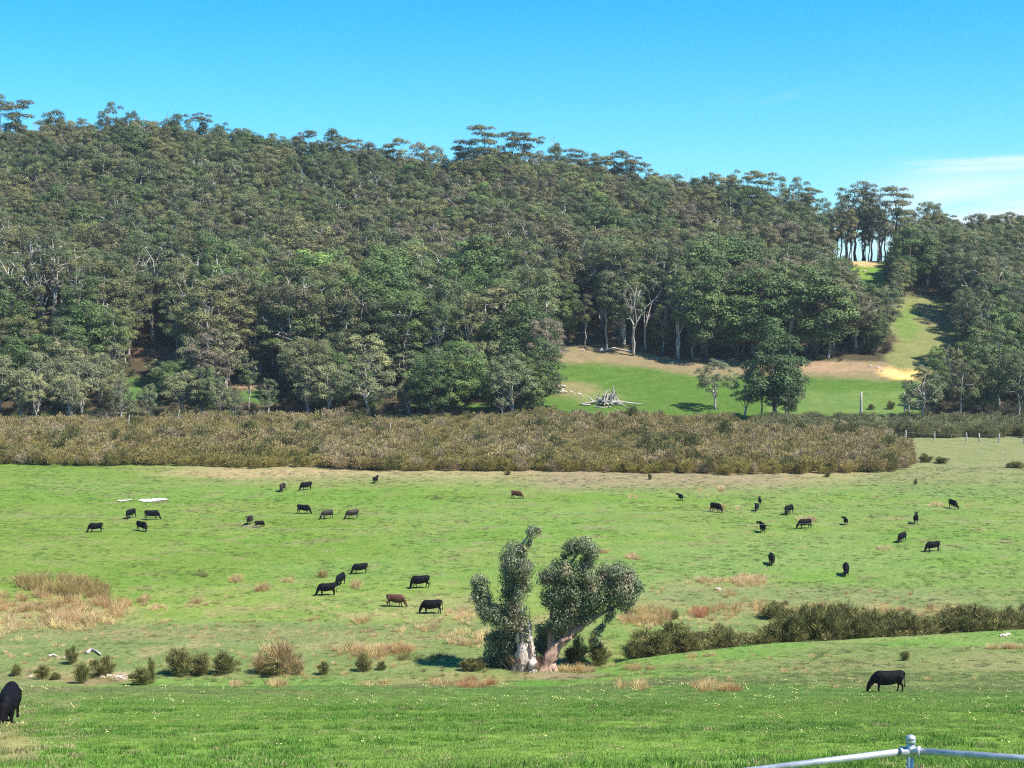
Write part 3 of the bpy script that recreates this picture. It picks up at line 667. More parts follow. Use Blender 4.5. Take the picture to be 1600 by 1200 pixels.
SH = [make_shrub(i, 2.6, 1.5, 1050, .155, .045, .8, .12, 12).mesh('heath_shrub', M['scrub']) for i in range(6)]
SHB = [make_bare(30+i, 3.2, 1.3, .05) for i in range(2)]
for g in SHB: pass
SH += [g.mesh('bare_shrub', M['scrub']) for g in SHB]
def in_front(px): return np.interp(px, [-200, 0, 400, 800, 1100, 1300, 1390, 1440], [722, 724, 731, 738, 740, 741, 738, 728])
def scrub_points():
    r = np.random.default_rng(3); P = []; C = []; S = []; I = []; Rr = []
    st = 1.35
    X, Y = np.meshgrid(np.arange(-170, 170, st), np.arange(240, 348, st)); X = X.ravel()+r.uniform(-.7, .7, X.size); Y = Y.ravel()+r.uniform(-.7, .7, Y.size)
    Z = hgt(X, Y); px, py = project(X, Y, Z)
    edge = in_front(px)+(fbm(X/9, Y/9, 2, 4)-.5)*7
    right = np.interp(py, [640, 655, 672, 690, 705, 733, 760], [1700, 1650, 1250, 1385, 1412, 1436, 1445])
    inside = (py < edge) & (px > -260) & (px < right) & (Y < np.interp(px, [0, 400, 850, 900, 1240, 1400], [311, 316, 324, 323, 320, 318])+fbm(X/12, Y/12, 2, 8)*8)
    hedge = (px > 1180) & (px < 1950) & (Y > 297.5+np.abs(fbm(X/6, Y*0, 2, 6)-.5)*6) & (Y < 323) 
    keep = inside | hedge
    X, Y, Z, px, py, hedge = [a[keep] for a in (X, Y, Z, px, py, hedge)]
    n = len(X); f = np.clip((fbm(X/13, Y/9, 3, 44)-.5)*1.35+.5, 0, 1); f2 = fbm(X/3.5, Y/3.5, 2, 45)
    fr = sstep(in_front(px)-py, 0, 45)
    base = np.array([.265, .22, .062]); a = np.array([.30, .235, .105]); b = np.array([.19, .18, .055]); d = np.array([.34, .265, .155])
    m = np.clip(f*2.4-.7+.25*fr, 0, 1)[:, None]; c = base*(1-m)+a*m
    c = np.where((f2 > .58)[:, None], c*.55+b*.45, c); u = r.uniform(size=n)
    c = np.where((u < .10+.12*(f > .55))[:, None], d, c)
    c = np.where(hedge[:, None], np.array([.17, .165, .072])*r.uniform(.8, 1.35, (n, 1)), c)
    c = c*r.uniform(.86, 1.46, (n, 1))
    big = r.uniform(size=n) < .025; s = r.uniform(.65, 1.2, n)*(.5+1.0*f)*np.where(big, 1.4, 1); s = s*np.interp(px, [1300, 1436], [1, .75]); c[big & ~hedge] = np.array([.15, .15, .05]); s = np.where(hedge, r.uniform(.9, 1.25, n), s)
    idx = np.where(u < .05, r.integers(6, 8, n), r.integers(0, 6, n))
    c = np.where((idx > 5)[:, None], np.array([.34, .28, .22]), c)
    print('scrub', n)
    scatter('heath_scrub', 'band of olive and brown heath scrub across the valley behind the cattle', SH, np.stack([X, Y, Z-.05], 1), np.stack([r.normal(0, .06, n), r.normal(0, .06, n), r.uniform(0, 6.28, n)], 1), np.stack([s, s, s*r.uniform(.85, 1.15, n)], 1), idx, c)
scrub_points()
# forest understory
def understory():
    r = np.random.default_rng(9); n = 5200
    Y = r.uniform(327, 470, n); px = r.uniform(-150, 1750, n); Y[:900] = np.interp(px[:900], [0, 400, 850, 900], [318, 322, 328, 330])+r.uniform(0, 14, 900); px[900:980] = r.uniform(1285, 1330, 80); Y[900:980] = r.uniform(515, 530, 80)
    n0 = n; X = (px-800)/F*Y; Z = hgt(X, Y); px, py = project(X, Y, Z)
    k = np.ones(n, bool)
    for i in range(n):
        if BASECLEAR(px[i], py[i]) or (840 < px[i] < 1445 and py[i] > np.interp(px[i], [840, 900, 1000, 1090, 1240, 1400], [538, 542, 550, 568, 564, 568])) or (1390 < px[i] < 1500 and 450 < py[i] < 600): k[i] = False
    k &= ~((np.abs(px-215) < 30) & (np.abs(py-612) < 18)) & ~((np.abs(px-408) < 30) & (np.abs(py-620) < 14))
    X, Y, Z = X[k], Y[k], Z[k]; n = len(X)
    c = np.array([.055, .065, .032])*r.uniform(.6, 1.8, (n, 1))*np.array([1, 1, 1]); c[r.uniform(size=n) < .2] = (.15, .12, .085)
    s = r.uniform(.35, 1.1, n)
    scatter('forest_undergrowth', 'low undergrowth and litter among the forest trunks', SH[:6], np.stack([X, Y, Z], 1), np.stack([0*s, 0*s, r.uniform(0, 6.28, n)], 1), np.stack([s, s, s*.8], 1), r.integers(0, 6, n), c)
understory()
# creek shrubs: each one a thing
def mat_shrub(name, a, b, c):
    t = NT(name); ti = t.attr('tint').outputs['Fac']; oi = t.n('ShaderNodeObjectInfo').outputs['Random']
    cc = t.mix(oi, a, b); cc = t.mix(t.mr(ti, .72, .95), cc, c); cc = t.mix(1., cc, t.ramp(ti, [(0, (.45, .45, .45)), (1, (1.5, 1.5, 1.4))]), 'MULTIPLY')
    return t.bsdf(cc, .7, .2, None, 0, .2)
M['creek'] = mat_shrub('creek_shrub_leaves', (.155, .165, .05), (.215, .20, .068), (.33, .25, .12))
M['dry'] = mat_shrub('dry_shrub_leaves', (.42, .31, .15), (.48, .35, .17), (.60, .46, .25))
CS = [make_shrub(40+i, 2.0, 1.0, 2300, .21, .018, 1.25, .02, 14).mesh('foliage', M['creek']) for i in range(5)]
DS = [make_shrub(60+i, 1.5, 1.0, 1800, .22, .014, .6, .0, 16).mesh('foliage', M['dry']) for i in range(3)]
def shrub(px, by, hpx, wpx, label, kind='c', group=None):
    x, y, z = ground_at(px, by, 100 if by < 1080 else 14); s = scale_at(y); v = (CS if kind == 'c' else DS); me = v[int(rng.integers(len(v)))]
    nat = (2.0, 2.3) if kind == 'c' else (1.5, 2.3)
    sw = wpx*(1.3 if kind == 'c' else 1.1)/s/nat[1]; hpx = hpx*1.04; o = obj('creek_shrub' if kind == 'c' else 'dry_bush', me, (x, y, z-.03), rng.uniform(0, 6.28), (sw, sw, hpx/s/nat[0]))
    tag(o, label, 'shrub', group)
for i, (px, by, h, w, l) in enumerate([(27, 1056, 18, 16, 'small dark tussock-like shrub nearest the black cow at the left edge'), (68, 1061, 22, 24, 'low shrub between the left-edge cow and the taller creek shrubs'), (112, 1038, 30, 17, 'narrow upright shrub beside the pale fallen timber'), (127, 1068, 34, 24, 'upright shrub in front of the dirt patch by the creek'), (160, 1056, 32, 36, 'brownish spreading shrub just left of the pinkish dirt'), (88, 1062, 12, 18, 'tiny shrub at the foot of the pair by the pink dirt'),
        (222, 1070, 28, 36, 'low wide dark shrub right of the pinkish dirt'), (237, 1068, 42, 16, 'tall narrow sprig rising from the low wide dark shrub'), (282, 1055, 42, 44, 'left half of the broad double shrub on the creek flat'), (315, 1054, 34, 36, 'right half of the broad double shrub on the creek flat'), (353, 1053, 36, 36, 'compact square-topped shrub right of the broad double one'),
        (507, 1054, 22, 18, 'small green shrub between the dry bush and the pair of tiny shrubs'), (570, 1049, 28, 24, 'green shrub, larger of the tiny pair on the creek flat'), (596, 1047, 15, 14, 'tiniest green shrub on the creek flat'), (728, 1049, 22, 18, 'dark shrub left of the gnarled tree'), (745, 1048, 22, 24, 'second dark shrub tight against the gnarled tree'), (905, 1038, 44, 22, 'tall dark shrub behind the leaning trunk'), (938, 1040, 38, 30, 'spiky shrub right of the leaning trunk'), (890, 1035, 26, 20, 'low shrub under the leaning trunk'), (1054, 968, 14, 12, 'small sprig on the grass left of the creek hedge'), (1413, 1032, 16, 16, 'single small shrub on the grass in front of the creek hedge'), (925, 1020, 34, 12, 'thin sprig hanging below the right crown of the gnarled tree')]):
    shrub(px, by, h, w, l)
shrub(425, 1055, 24, 38, 'green-based shrub under the tan dry bush on the creek flat'); shrub(442, 1050, 46, 58, 'tan dry bush left of the two tiny green shrubs', 'd'); shrub(410, 1052, 34, 34, 'tan dry grass bush at the left of the green-based shrub', 'd'); shrub(460, 1054, 28, 30, 'low tan dry bush at the right of the green-based shrub', 'd')
r4 = np.random.default_rng(77)
bank = lambda px: np.interp(px, [985, 1060, 1150, 1200, 1300, 1450, 1560, 1600], [1040, 1029, 1019, 1017, 1014, 1010, 998, 990])
topl = lambda px: np.interp(px, [985, 1010, 1050, 1090, 1150, 1190, 1240, 1300, 1400, 1470, 1540, 1600], [1000, 990, 980, 985, 988, 985, 950, 948, 958, 962, 950, 955])
nn = 0
for px in np.arange(996, 1790, 13.5):
    for row in (0, 1):
        p = px+r4.uniform(-5, 5)+row*6; D = np.interp(p, [985, 1200, 1600], [118, 122.5, 128])+5.0+row*3.2+r4.uniform(-.6, .6)
        if row == 1 and p < 1180 and r4.uniform() < .5: continue
        x, y, z = at_depth(p, D); zt = CAMZ+(HOR-(topl(p)+r4.uniform(-7, 16)+(0 if row else 10)))/F*D; H = max(zt-z, 1.2)
        w = r4.uniform(1.3, 2.1)*(1.15 if row else .95)
        o = obj('creek_shrub', CS[int(r4.integers(5))], (x, y, z-.05), r4.uniform(0, 6.28), (w/1.15*.9, w/1.15*.9, H/2.0))
        seg = ('in low left end' if p < 1070 else 'left of tall section' if p < 1180 else 'at left start of tall section' if p < 1270 else 'in tall middle' if p < 1400 else 'right of tall middle' if p < 1510 else 'beyond right frame edge' if p > 1605 else 'at right frame end')
        tag(o, f"{'back' if row else 'front'} row shrub {seg} of creek hedge", 'shrub', f'creek hedge shrubs {seg} {row}'); nn += 1
for px, by, h, w, l in [(1214, 966, 26, 42, 'low brown-green bush behind the left start of the creek hedge'), (1225, 950, 12, 14, 'bright small shrub above the creek hedge'), (793, 742, 8, 10, 'small bush at the scrub edge above the brown calf'), (1293, 745, 8, 10, 'small dark bush in front of the scrub on the right'), (1430, 757, 9, 6, 'upright sprig on the dull green field right of the scrub'), (1015, 750, 12, 6, 'thin dark sprig on the bare ground before the scrub'), (1472, 724, 11, 22, 'low straggly bush on the right back field'), (1575, 731, 8, 8, 'small dark sprig at the right back field'), (1590, 731, 10, 26, 'dark low bush at the right frame edge of the back field'), (1445, 722, 14, 22, 'dark bush just beyond the right tip of the scrub'), (1392, 640, 14, 12, 'small green tree-like shrub in the far right paddock'), (1362, 640, 9, 10, 'small shrub by the bleached standing pole')]:
    shrub(px, by, h, w, l)
# ---------------------------------------------------------------- grass, tussocks, flowers
def make_tuft(seed, h, w, n, bw, mat='tuft'):
    r = np.random.default_rng(seed); g = Geo(); b = r.normal(0, w*.4, (n, 3)); b[:, 2] = 0
    d = b/w*.5+r.normal(0, .15, (n, 3)); d[:, 2] = 1; d /= np.linalg.norm(d, axis=1)[:, None]; L = h*r.uniform(.5, 1.1, n)
    side = np.cross(d, r.normal(size=(n, 3))); side /= np.linalg.norm(side, axis=1)[:, None]
    tip = b+d*L[:, None]+np.stack([d[:, 0], d[:, 1], 0*L], 1)*(L*.35)[:, None]; mid = b+d*(L*.55)[:, None]
    V = np.stack([b-side*bw, b+side*bw, mid+side*bw*.8, mid-side*bw*.8, tip], 1).reshape(-1, 3); o = np.arange(n)[:, None]*5
    ti = np.repeat(np.clip(r.normal(.5, .2, n), 0, 1), 5)
    g.add(V, o+[0, 1, 2, 3], o+[3, 2, 4], ti); return g.mesh('grass_tuft', M[mat])
GT = [make_tuft(i, .052, .34, 90, .006) for i in range(4)]
GTT = [make_tuft(10+i, .12, .26, 80, .007) for i in range(2)]
TU = [make_tuft(20+i, .75, .42, 70, .011) for i in range(4)]
TUM = [make_tuft(30+i, .12, .55, 60, .018) for i in range(3)]
def sample_px(r, n, x0, x1, y0, y1):      # points on the ground, uniform over the metres between two distances
    Y = np.sqrt(r.uniform(y0**2, y1**2, n)); px = r.uniform(x0, x1, n); X = (px-800)/F*Y; return X, Y, hgt(X, Y)
def near_grass():
    r = np.random.default_rng(21); n = 48000
    X, Y, Z = sample_px(r, n, -650, 2300, 17, 104); pr = np.clip(60/Y, .25, 1)*1.1
    k = r.uniform(size=n) < pr; X, Y, Z = X[k], Y[k], Z[k]; n = len(X)
    px, py = project(X, Y, Z); C = zone(px, py, X, Y); f = fbm(X/1.6, Y/1.6, 3, 12)
    hi = (fbm(X/5, Y/4, 3, 13) > .56) & (r.uniform(size=n) < .5)&(py > 1100)
    C = C*r.uniform(.8, 1.3, (n, 1))*(.9+.35*(f[:, None]-.3)); C[hi] *= (.72, .9, .7)
    dry = r.uniform(size=n) < np.where(px < 120, .35, .05); C[dry] = np.array([.36, .30, .15])*r.uniform(.7, 1.2, (dry.sum(), 1))
    s = r.uniform(.6, 1.15, n)*np.clip(Y/45, 1, 1.25); idx = np.where(hi, r.integers(4, 6, n), r.integers(0, 4, n))
    scatter('grass', 'short lush pasture grass on the near slope', GT+GTT, np.stack([X, Y, Z-.01], 1), np.stack([0*X, 0*X, r.uniform(0, 6.28, n)], 1), np.stack([s, s, s*.9], 1), idx, C)
near_grass()
def mid_grass():
    r = np.random.default_rng(22); n = 30000
    X, Y, Z = sample_px(r, n, -200, 1800, 96, 262)
    px, py = project(X, Y, Z); C = zone(px, py, X, Y)
    f = fbm(X/6, Y/4, 3, 14); k = (r.uniform(size=n) < np.clip(f*2.6-.75, .08, 1)) & (py > in_front(px)+2); X, Y, Z, C, px = X[k], Y[k], Z[k], C[k], px[k]; n = len(X)
    u = r.uniform(size=n); C = C*np.where(u < .35, r.uniform(.82, .97, n), r.uniform(1.0, 1.2, n))[:, None]
    dry = u > .93; C[dry] = np.array([.30, .25, .13])*r.uniform(.8, 1.2, (dry.sum(), 1))
    s = r.uniform(.35, .9, n)
    scatter('grass_tufts', 'scattered low grass tufts on the valley flat', TUM, np.stack([X, Y, Z-.01], 1), np.stack([0*X, 0*X, r.uniform(0, 6.28, n)], 1), np.stack([s*1.3, s*1.3, s], 1), r.integers(0, 3, n), C)
mid_grass()
def tussocks():
    r = np.random.default_rng(23)
    tan = (.52, .37, .17); yel = (.62, .47, .24); brn = (.36, .27, .105); olv = (.27, .25, .085); red = (.46, .24, .11)
    L = [  # px, py, rx, ry, count, height, colour
        (85, 915, 48, 11, 150, 1.25, brn), (130, 925, 34, 9, 110, 1.1, brn), (160, 932, 12, 5, 30, .9, brn), (40, 945, 50, 14, 130, .8, tan), (130, 958, 55, 16, 170, .9, tan), (120, 975, 50, 10, 70, .95, yel), (30, 985, 40, 16, 60, .7, yel), (200, 943, 40, 8, 40, .7, tan), (250, 953, 14, 4, 18, .6, yel), (180, 975, 120, 14, 60, .4, yel),
        (308, 946, 14, 4, 20, .7, tan), (318, 899, 7, 3, 8, .7, olv), (369, 908, 9, 4, 12, .7, tan), (411, 922, 9, 4, 16, .75, tan), (450, 908, 14, 3, 10, .5, tan), (506, 902, 3, 2, 7, 1.0, brn), (560, 917, 8, 4, 12, .7, tan), (565, 972, 10, 4, 14, .7, tan), (490, 970, 8, 3, 6, .5, tan), (640, 990, 60, 8, 30, .5, yel), (690, 975, 60, 8, 30, .6, yel), (720, 960, 20, 8, 20, .7, yel),
        (575, 1020, 50, 7, 100, .8, tan), (620, 1018, 20, 4, 40, .8, tan), (440, 1020, 30, 6, 60, 1.1, tan), (660, 1028, 40, 4, 20, .7, olv), (740, 1000, 40, 10, 60, .8, yel), (480, 1050, 60, 8, 20, .4, tan),
        (700, 1071, 50, 4, 60, .55, tan), (745, 1071, 25, 4, 60, .6, red), (600, 1071, 40, 4, 30, .5, tan), (432, 1071, 12, 3, 20, .6, tan), (370, 1071, 10, 3, 14, .5, tan), (990, 1075, 22, 4, 40, .6, tan), (1105, 1075, 16, 5, 25, .6, tan), (1145, 1088, 16, 4, 40, .6, tan), (1270, 1050, 40, 5, 12, .4, tan), (1545, 1038, 28, 7, 30, .5, yel), (1580, 1035, 18, 6, 18, .5, yel),
        (1010, 965, 34, 11, 70, .9, tan), (985, 972, 16, 6, 30, .8, tan), (1095, 958, 14, 6, 24, .8, red), (1120, 962, 40, 7, 20, .6, tan), (1060, 975, 60, 8, 30, .5, yel), (1135, 912, 56, 5, 110, .65, yel), (1172, 908, 22, 5, 70, .75, yel), (1130, 930, 16, 4, 16, .6, tan), (1180, 955, 60, 8, 50, .8, tan), (1290, 955, 100, 6, 60, .8, tan), (1460, 958, 70, 7, 60, .7, tan),
        (992, 872, 14, 2.5, 24, .6, yel), (945, 864, 10, 2, 12, .55, tan), (1120, 795, 12, 2.5, 26, .7, tan), (1148, 795, 12, 2, 16, .5, yel), (1262, 814, 12, 3, 24, .8, yel), (1130, 766, 10, 2, 14, .7, yel), (1085, 766, 14, 2, 8, .5, tan), (990, 778, 9, 2, 8, .6, yel), (678, 778, 15, 2, 14, .5, olv), (1385, 858, 12, 3, 14, .5, yel), (1400, 812, 20, 2, 12, .4, yel), (1460, 790, 14, 2, 20, .5, yel), (1490, 790, 50, 1.5, 14, .4, yel), (825, 777, 12, 2, 8, .4, yel), (1450, 745, 60, 6, 20, .4, tan), (1290, 765, 70, 6, 20, .35, tan),
        (820, 1046, 18, 1.6, 60, 1.3, (.34, .23, .13)), (812, 1049, 12, 1.2, 30, 1.0, tan), (912, 1050, 12, 2, 12, .7, tan), (885, 1048, 12, 1.5, 10, .6, yel), (1000, 1046, 20, 2, 14, .6, tan), (1090, 1030, 30, 3, 16, .5, tan), (550, 1055, 400, 14, 130, .35, olv), (350, 985, 320, 12, 110, .35, tan), (400, 1010, 420, 26, 170, .4, yel), (300, 1040, 300, 20, 90, .35, tan), (1250, 1050, 300, 22, 90, .25, tan), (1150, 940, 260, 20, 120, .35, tan), (500, 955, 240, 22, 80, .3, yel), (1300, 912, 300, 22, 50, .3, olv)]
    P = []; C = []; S = []; I = []
    for px, py, rx, ry, n, h, c in L:
        if rx < 100: n = int(n*.9)
        for k in range(n):
            a = r.uniform(0, 6.28); q = r.uniform()**.5
            ax, ay = px+rx*1.15*q*math.cos(a), py+ry*1.25*q*math.sin(a)
            if n > 12 and float(fbm(np.array(ax/17.), np.array(ay/5.), 2, 61)) < .43: continue
            x, y, z = ground_at(ax, ay, 84 if py > 1040 else 118); P.append((x, y, z-.02)); C.append(np.array(c)*r.uniform(.7, 1.3)*np.array([1, r.uniform(.9, 1.1), 1]))
            s = h/.75*r.uniform(.45, 1.25); S.append((max(s, .6), max(s, .6), s))
    # a thin scatter of straw along the creek zone
    n = len(P); print('tussocks', n)
    scatter('dry_tussocks', 'tan and brown dry grass tussocks dotted over the flat', TU, np.array(P), np.stack([np.zeros(n), np.zeros(n), r.uniform(0, 6.28, n)], 1), np.array(S), r.integers(0, 4, n), np.array(C))
tussocks()
def flowers():
    r = np.random.default_rng(24); g = Geo()
    for k in range(3):
        c = np.array([r.normal(0, .12), r.normal(0, .12), .11+r.uniform(-.02, .03)])
        if k == 0: c[:2] = 0
        a = np.arange(6)*math.pi/3; V = np.vstack([c+[0, 0, .006], c+np.stack([np.cos(a)*.019, np.sin(a)*.019-.004, .008+np.sin(a)*-.008], 1)])
        g.add(V*np.array([.85, .85, 1]), None, [(0, 1+i, 1+(i+1) % 6) for i in range(6)])
    me = g.mesh('flower_heads', M['flower']); n = 1200
    X, Y, Z = sample_px(r, n, -150, 1750, 27, 100); px, py = project(X, Y, Z); f = fbm(X/6, Y/5, 3, 55)
    k = (r.uniform(size=n) < np.clip((f-.36)*3.2, 0.04, 1)) & ~((py > 1170) & (px < 700)); k |= (np.abs(py-1094) < 5) & (px > 800)
    X, Y, Z = X[k], Y[k], Z[k]; n = len(X); s = r.uniform(.6, 1.15, n)*np.clip(Y/60, .9, 1.5)
    scatter('yellow_flowers', 'tiny yellow flowers sprinkled through the near grass', [me], np.stack([X, Y, Z], 1), np.stack([0*X, 0*X, r.uniform(0, 6.28, n)], 1), np.stack([s]*3, 1), np.zeros(n))
flowers()
# ---------------------------------------------------------------- the gnarled tree
def gnarled():
    r = np.random.default_rng(31); bx, by_, bz = ground_at(838, 1046, 112); S = scale_at(by_)
    root = obj('gnarled_tree', None, (bx, by_, bz)); tag(root, 'large gnarled tree with white and reddish leaning trunks in the middle of the flat', 'tree')
    def L(px, py, dy=0.): return np.array([(px-838)/S, dy, (1046-py)/S])
    T = Geo()
    def tb(pts, rad, n=12, w=.06): 
        P = np.array([L(*p) for p in pts]); 
        # smooth the polyline
        t = np.linspace(0, len(P)-1, (len(P)-1)*4+1); Q = np.stack([np.interp(t, range(len(P)), P[:, i]) for i in range(3)], 1)
        Rr = np.interp(t, range(len(P)), rad)
        for _ in range(2): Q[1:-1] = (Q[:-2]+2*Q[1:-1]+Q[2:])/4
        Rr = Rr*(1+r.normal(0, .05, len(Rr))); return Q, Rr
    def put(g, pts, rad, n=12, w=.07): Q, Rr = tb(pts, rad); tube(g, Q, Rr, n, .5, wob=w)
    W = Geo()
    put(W, [(818, 1052, 0), (817, 1020, 0), (814, 990, 0), (808, 965, .2)], [.88, .62, .44, .3], 16, .18)
    put(W, [(833, 1052, -.3), (829, 1020, -.3), (828, 1000, -.3), (825, 970, -.2), (830, 968, -.3)], [.44, .36, .28, .18, .08], 12, .16)
    put(W, [(805, 1050, -.2), (812, 1025, -.1)], [.45, .3], 10, .1); put(W, [(828, 1052, -.7), (835, 1040, -.6)], [.45, .28], 10, .1)
    put(W, [(808, 970, .2), (803, 930, .3), (803, 880, .2), (812, 850, .1), (832, 822, 0)], [.3, .26, .2, .12, .04], 8)
    put(W, [(812, 985, .2), (790, 975, .2), (770, 955, .1), (757, 915, 0)], [.22, .17, .12, .06], 8)
    obj('trunk', W.mesh('trunk', M['big_bark'], True), parent=root)['label'] = 'white mottled left trunk with a broken spike'
    K = Geo()
    put(K, [(854, 1052, -.1), (857, 1030, 0), (872, 1008, .1), (888, 995, .2), (912, 975, .2), (945, 955, .2), (975, 940, .1)], [.66, .52, .40, .34, .26, .17, .07], 14, .14)
    put(K, [(845, 1052, -.5), (852, 1036, -.2)], [.3, .3], 10, .1); put(K, [(870, 1053, -.4), (862, 1036, -.1)], [.3, .3], 10, .1)
    put(K, [(862, 1025, .2), (862, 985, .6), (870, 930, .6), (890, 880, .5), (908, 855, .3)], [.4, .32, .24, .14, .05], 8)
    put(K, [(880, 1000, .3), (905, 950, 0), (930, 915, -.2), (960, 890, -.2)], [.28, .2, .13, .05], 8)
    put(K, [(878, 1001, -.3), (888, 996, -.6), (893, 992, -.7)], [.2, .13, .1], 8)
    obj('trunk', K.mesh('trunk', M['red_bark'], True), parent=root)['label'] = 'reddish right trunk leaning over to the right'
    B = Geo(); 
    th, ph = np.meshgrid(np.linspace(0, math.pi, 9), np.linspace(0, 2*math.pi, 14, endpoint=False), indexing='ij'); rad = .46*(1+.12*np.sin(3*th+1)*np.cos(2*ph))
    V = np.stack([rad*1.15*np.sin(th)*np.cos(ph), rad*.8*np.sin(th)*np.sin(ph), rad*np.cos(th)], -1)+L(832, 1035, -.75); i = np.arange(8)[:, None]*14; j = np.arange(14)[None]
    B.add(V, np.stack([i+j, i+(j+1) % 14, i+14+(j+1) % 14, i+14+j], -1).reshape(-1, 4)); obj('burl', B.mesh('burl', M['big_bark'], True), parent=root)
    lobes = [(806, 862, 23, 0), (796, 878, 22, .3), (814, 880, 21, -.3), (803, 905, 23, .2), (815, 915, 18, -.2), (800, 930, 20, .2), (807, 952, 18, 0), (790, 965, 22, .1), (805, 972, 22, .4), (812, 990, 16, -.2), (833, 826, 11, 0), (838, 821, 8, .3), (827, 842, 7, 0), (818, 855, 9, 0),
             (748, 905, 15, 0), (748, 925, 17, -.2), (757, 940, 18, .2), (768, 952, 15, 0), (755, 958, 14, .2), (775, 965, 12, .4), (785, 1000, 24, 1.2), (770, 995, 14, .8), (775, 1020, 20, 1.5), (800, 1015, 22, 1.2), (783, 1037, 20, 1.8), (765, 1035, 12, 1.2),
             (908, 848, 19, 0), (893, 850, 14, .2), (921, 855, 17, -.1), (915, 872, 14, .2), (884, 865, 9, .2), (870, 888, 20, 0), (885, 885, 20, -.3), (858, 900, 17, .2), (900, 895, 22, .3), (862, 925, 20, 0), (880, 915, 24, .4), (903, 920, 22, 0), (925, 895, 20, -.2), (945, 892, 18, .1), (968, 890, 18, 0), (985, 900, 18, .2), (993, 920, 16, 0), (975, 912, 20, -.3), (950, 912, 20, .4), (930, 920, 22, .2),
             (980, 938, 16, 0), (960, 932, 15, .3), (940, 945, 16, .4), (915, 945, 20, .3), (890, 945, 22, .2), (866, 950, 20, .2), (870, 970, 20, .1), (892, 968, 18, .4), (910, 965, 13, .3), (862, 988, 17, .5), (880, 985, 12, .6), (850, 1000, 18, 1.4), (862, 1008, 18, 1.6), (843, 1020, 16, 1.6), (845, 985, 12, .9), (935, 985, 9, 0), (930, 1000, 6, 0), (942, 978, 8, .1), (950, 962, 10, .2), (925, 962, 10, .2), (960, 950, 10, 0)]
    C = Geo()
    for px, py, rp, dy in lobes:
        for k in range(6 if rp > 12 else 3):     # each lobe breaks up into drooping leaf sprays
            R1 = rp/S*r.uniform(.5, .78); d0 = r.normal(size=3); d0 /= np.linalg.norm(d0)
            c = L(px, py, dy)+d0*rp/S*.52*np.array([1, 1.5, 1]); n = int(250*(R1/.75)**2)+40
            d = r.normal(size=(n, 3)); d /= np.linalg.norm(d, axis=1)[:, None]; P = c+d*R1*(r.uniform(0, 1, (n, 1))**.45*1.05+np.abs(r.normal(0, .10, (n, 1))))*[1, 1.1, .95]; P[:, 2] -= r.uniform(0, 1, n)**3*.25
            N = d+r.normal(0, .55, (n, 3))
            ti = np.clip(.45+r.normal(0, .12)+r.normal(0, .2, n), 0, 1)
            leaves(C, P, N, .135*r.uniform(.6, 1.3, n), .04*r.uniform(.7, 1.4, n), r, ti, 0, 1.3)
    print('gnarled leaves', C.n//4)
    obj('crown', C.mesh('crown', M['crown_big']), parent=root)
gnarled()
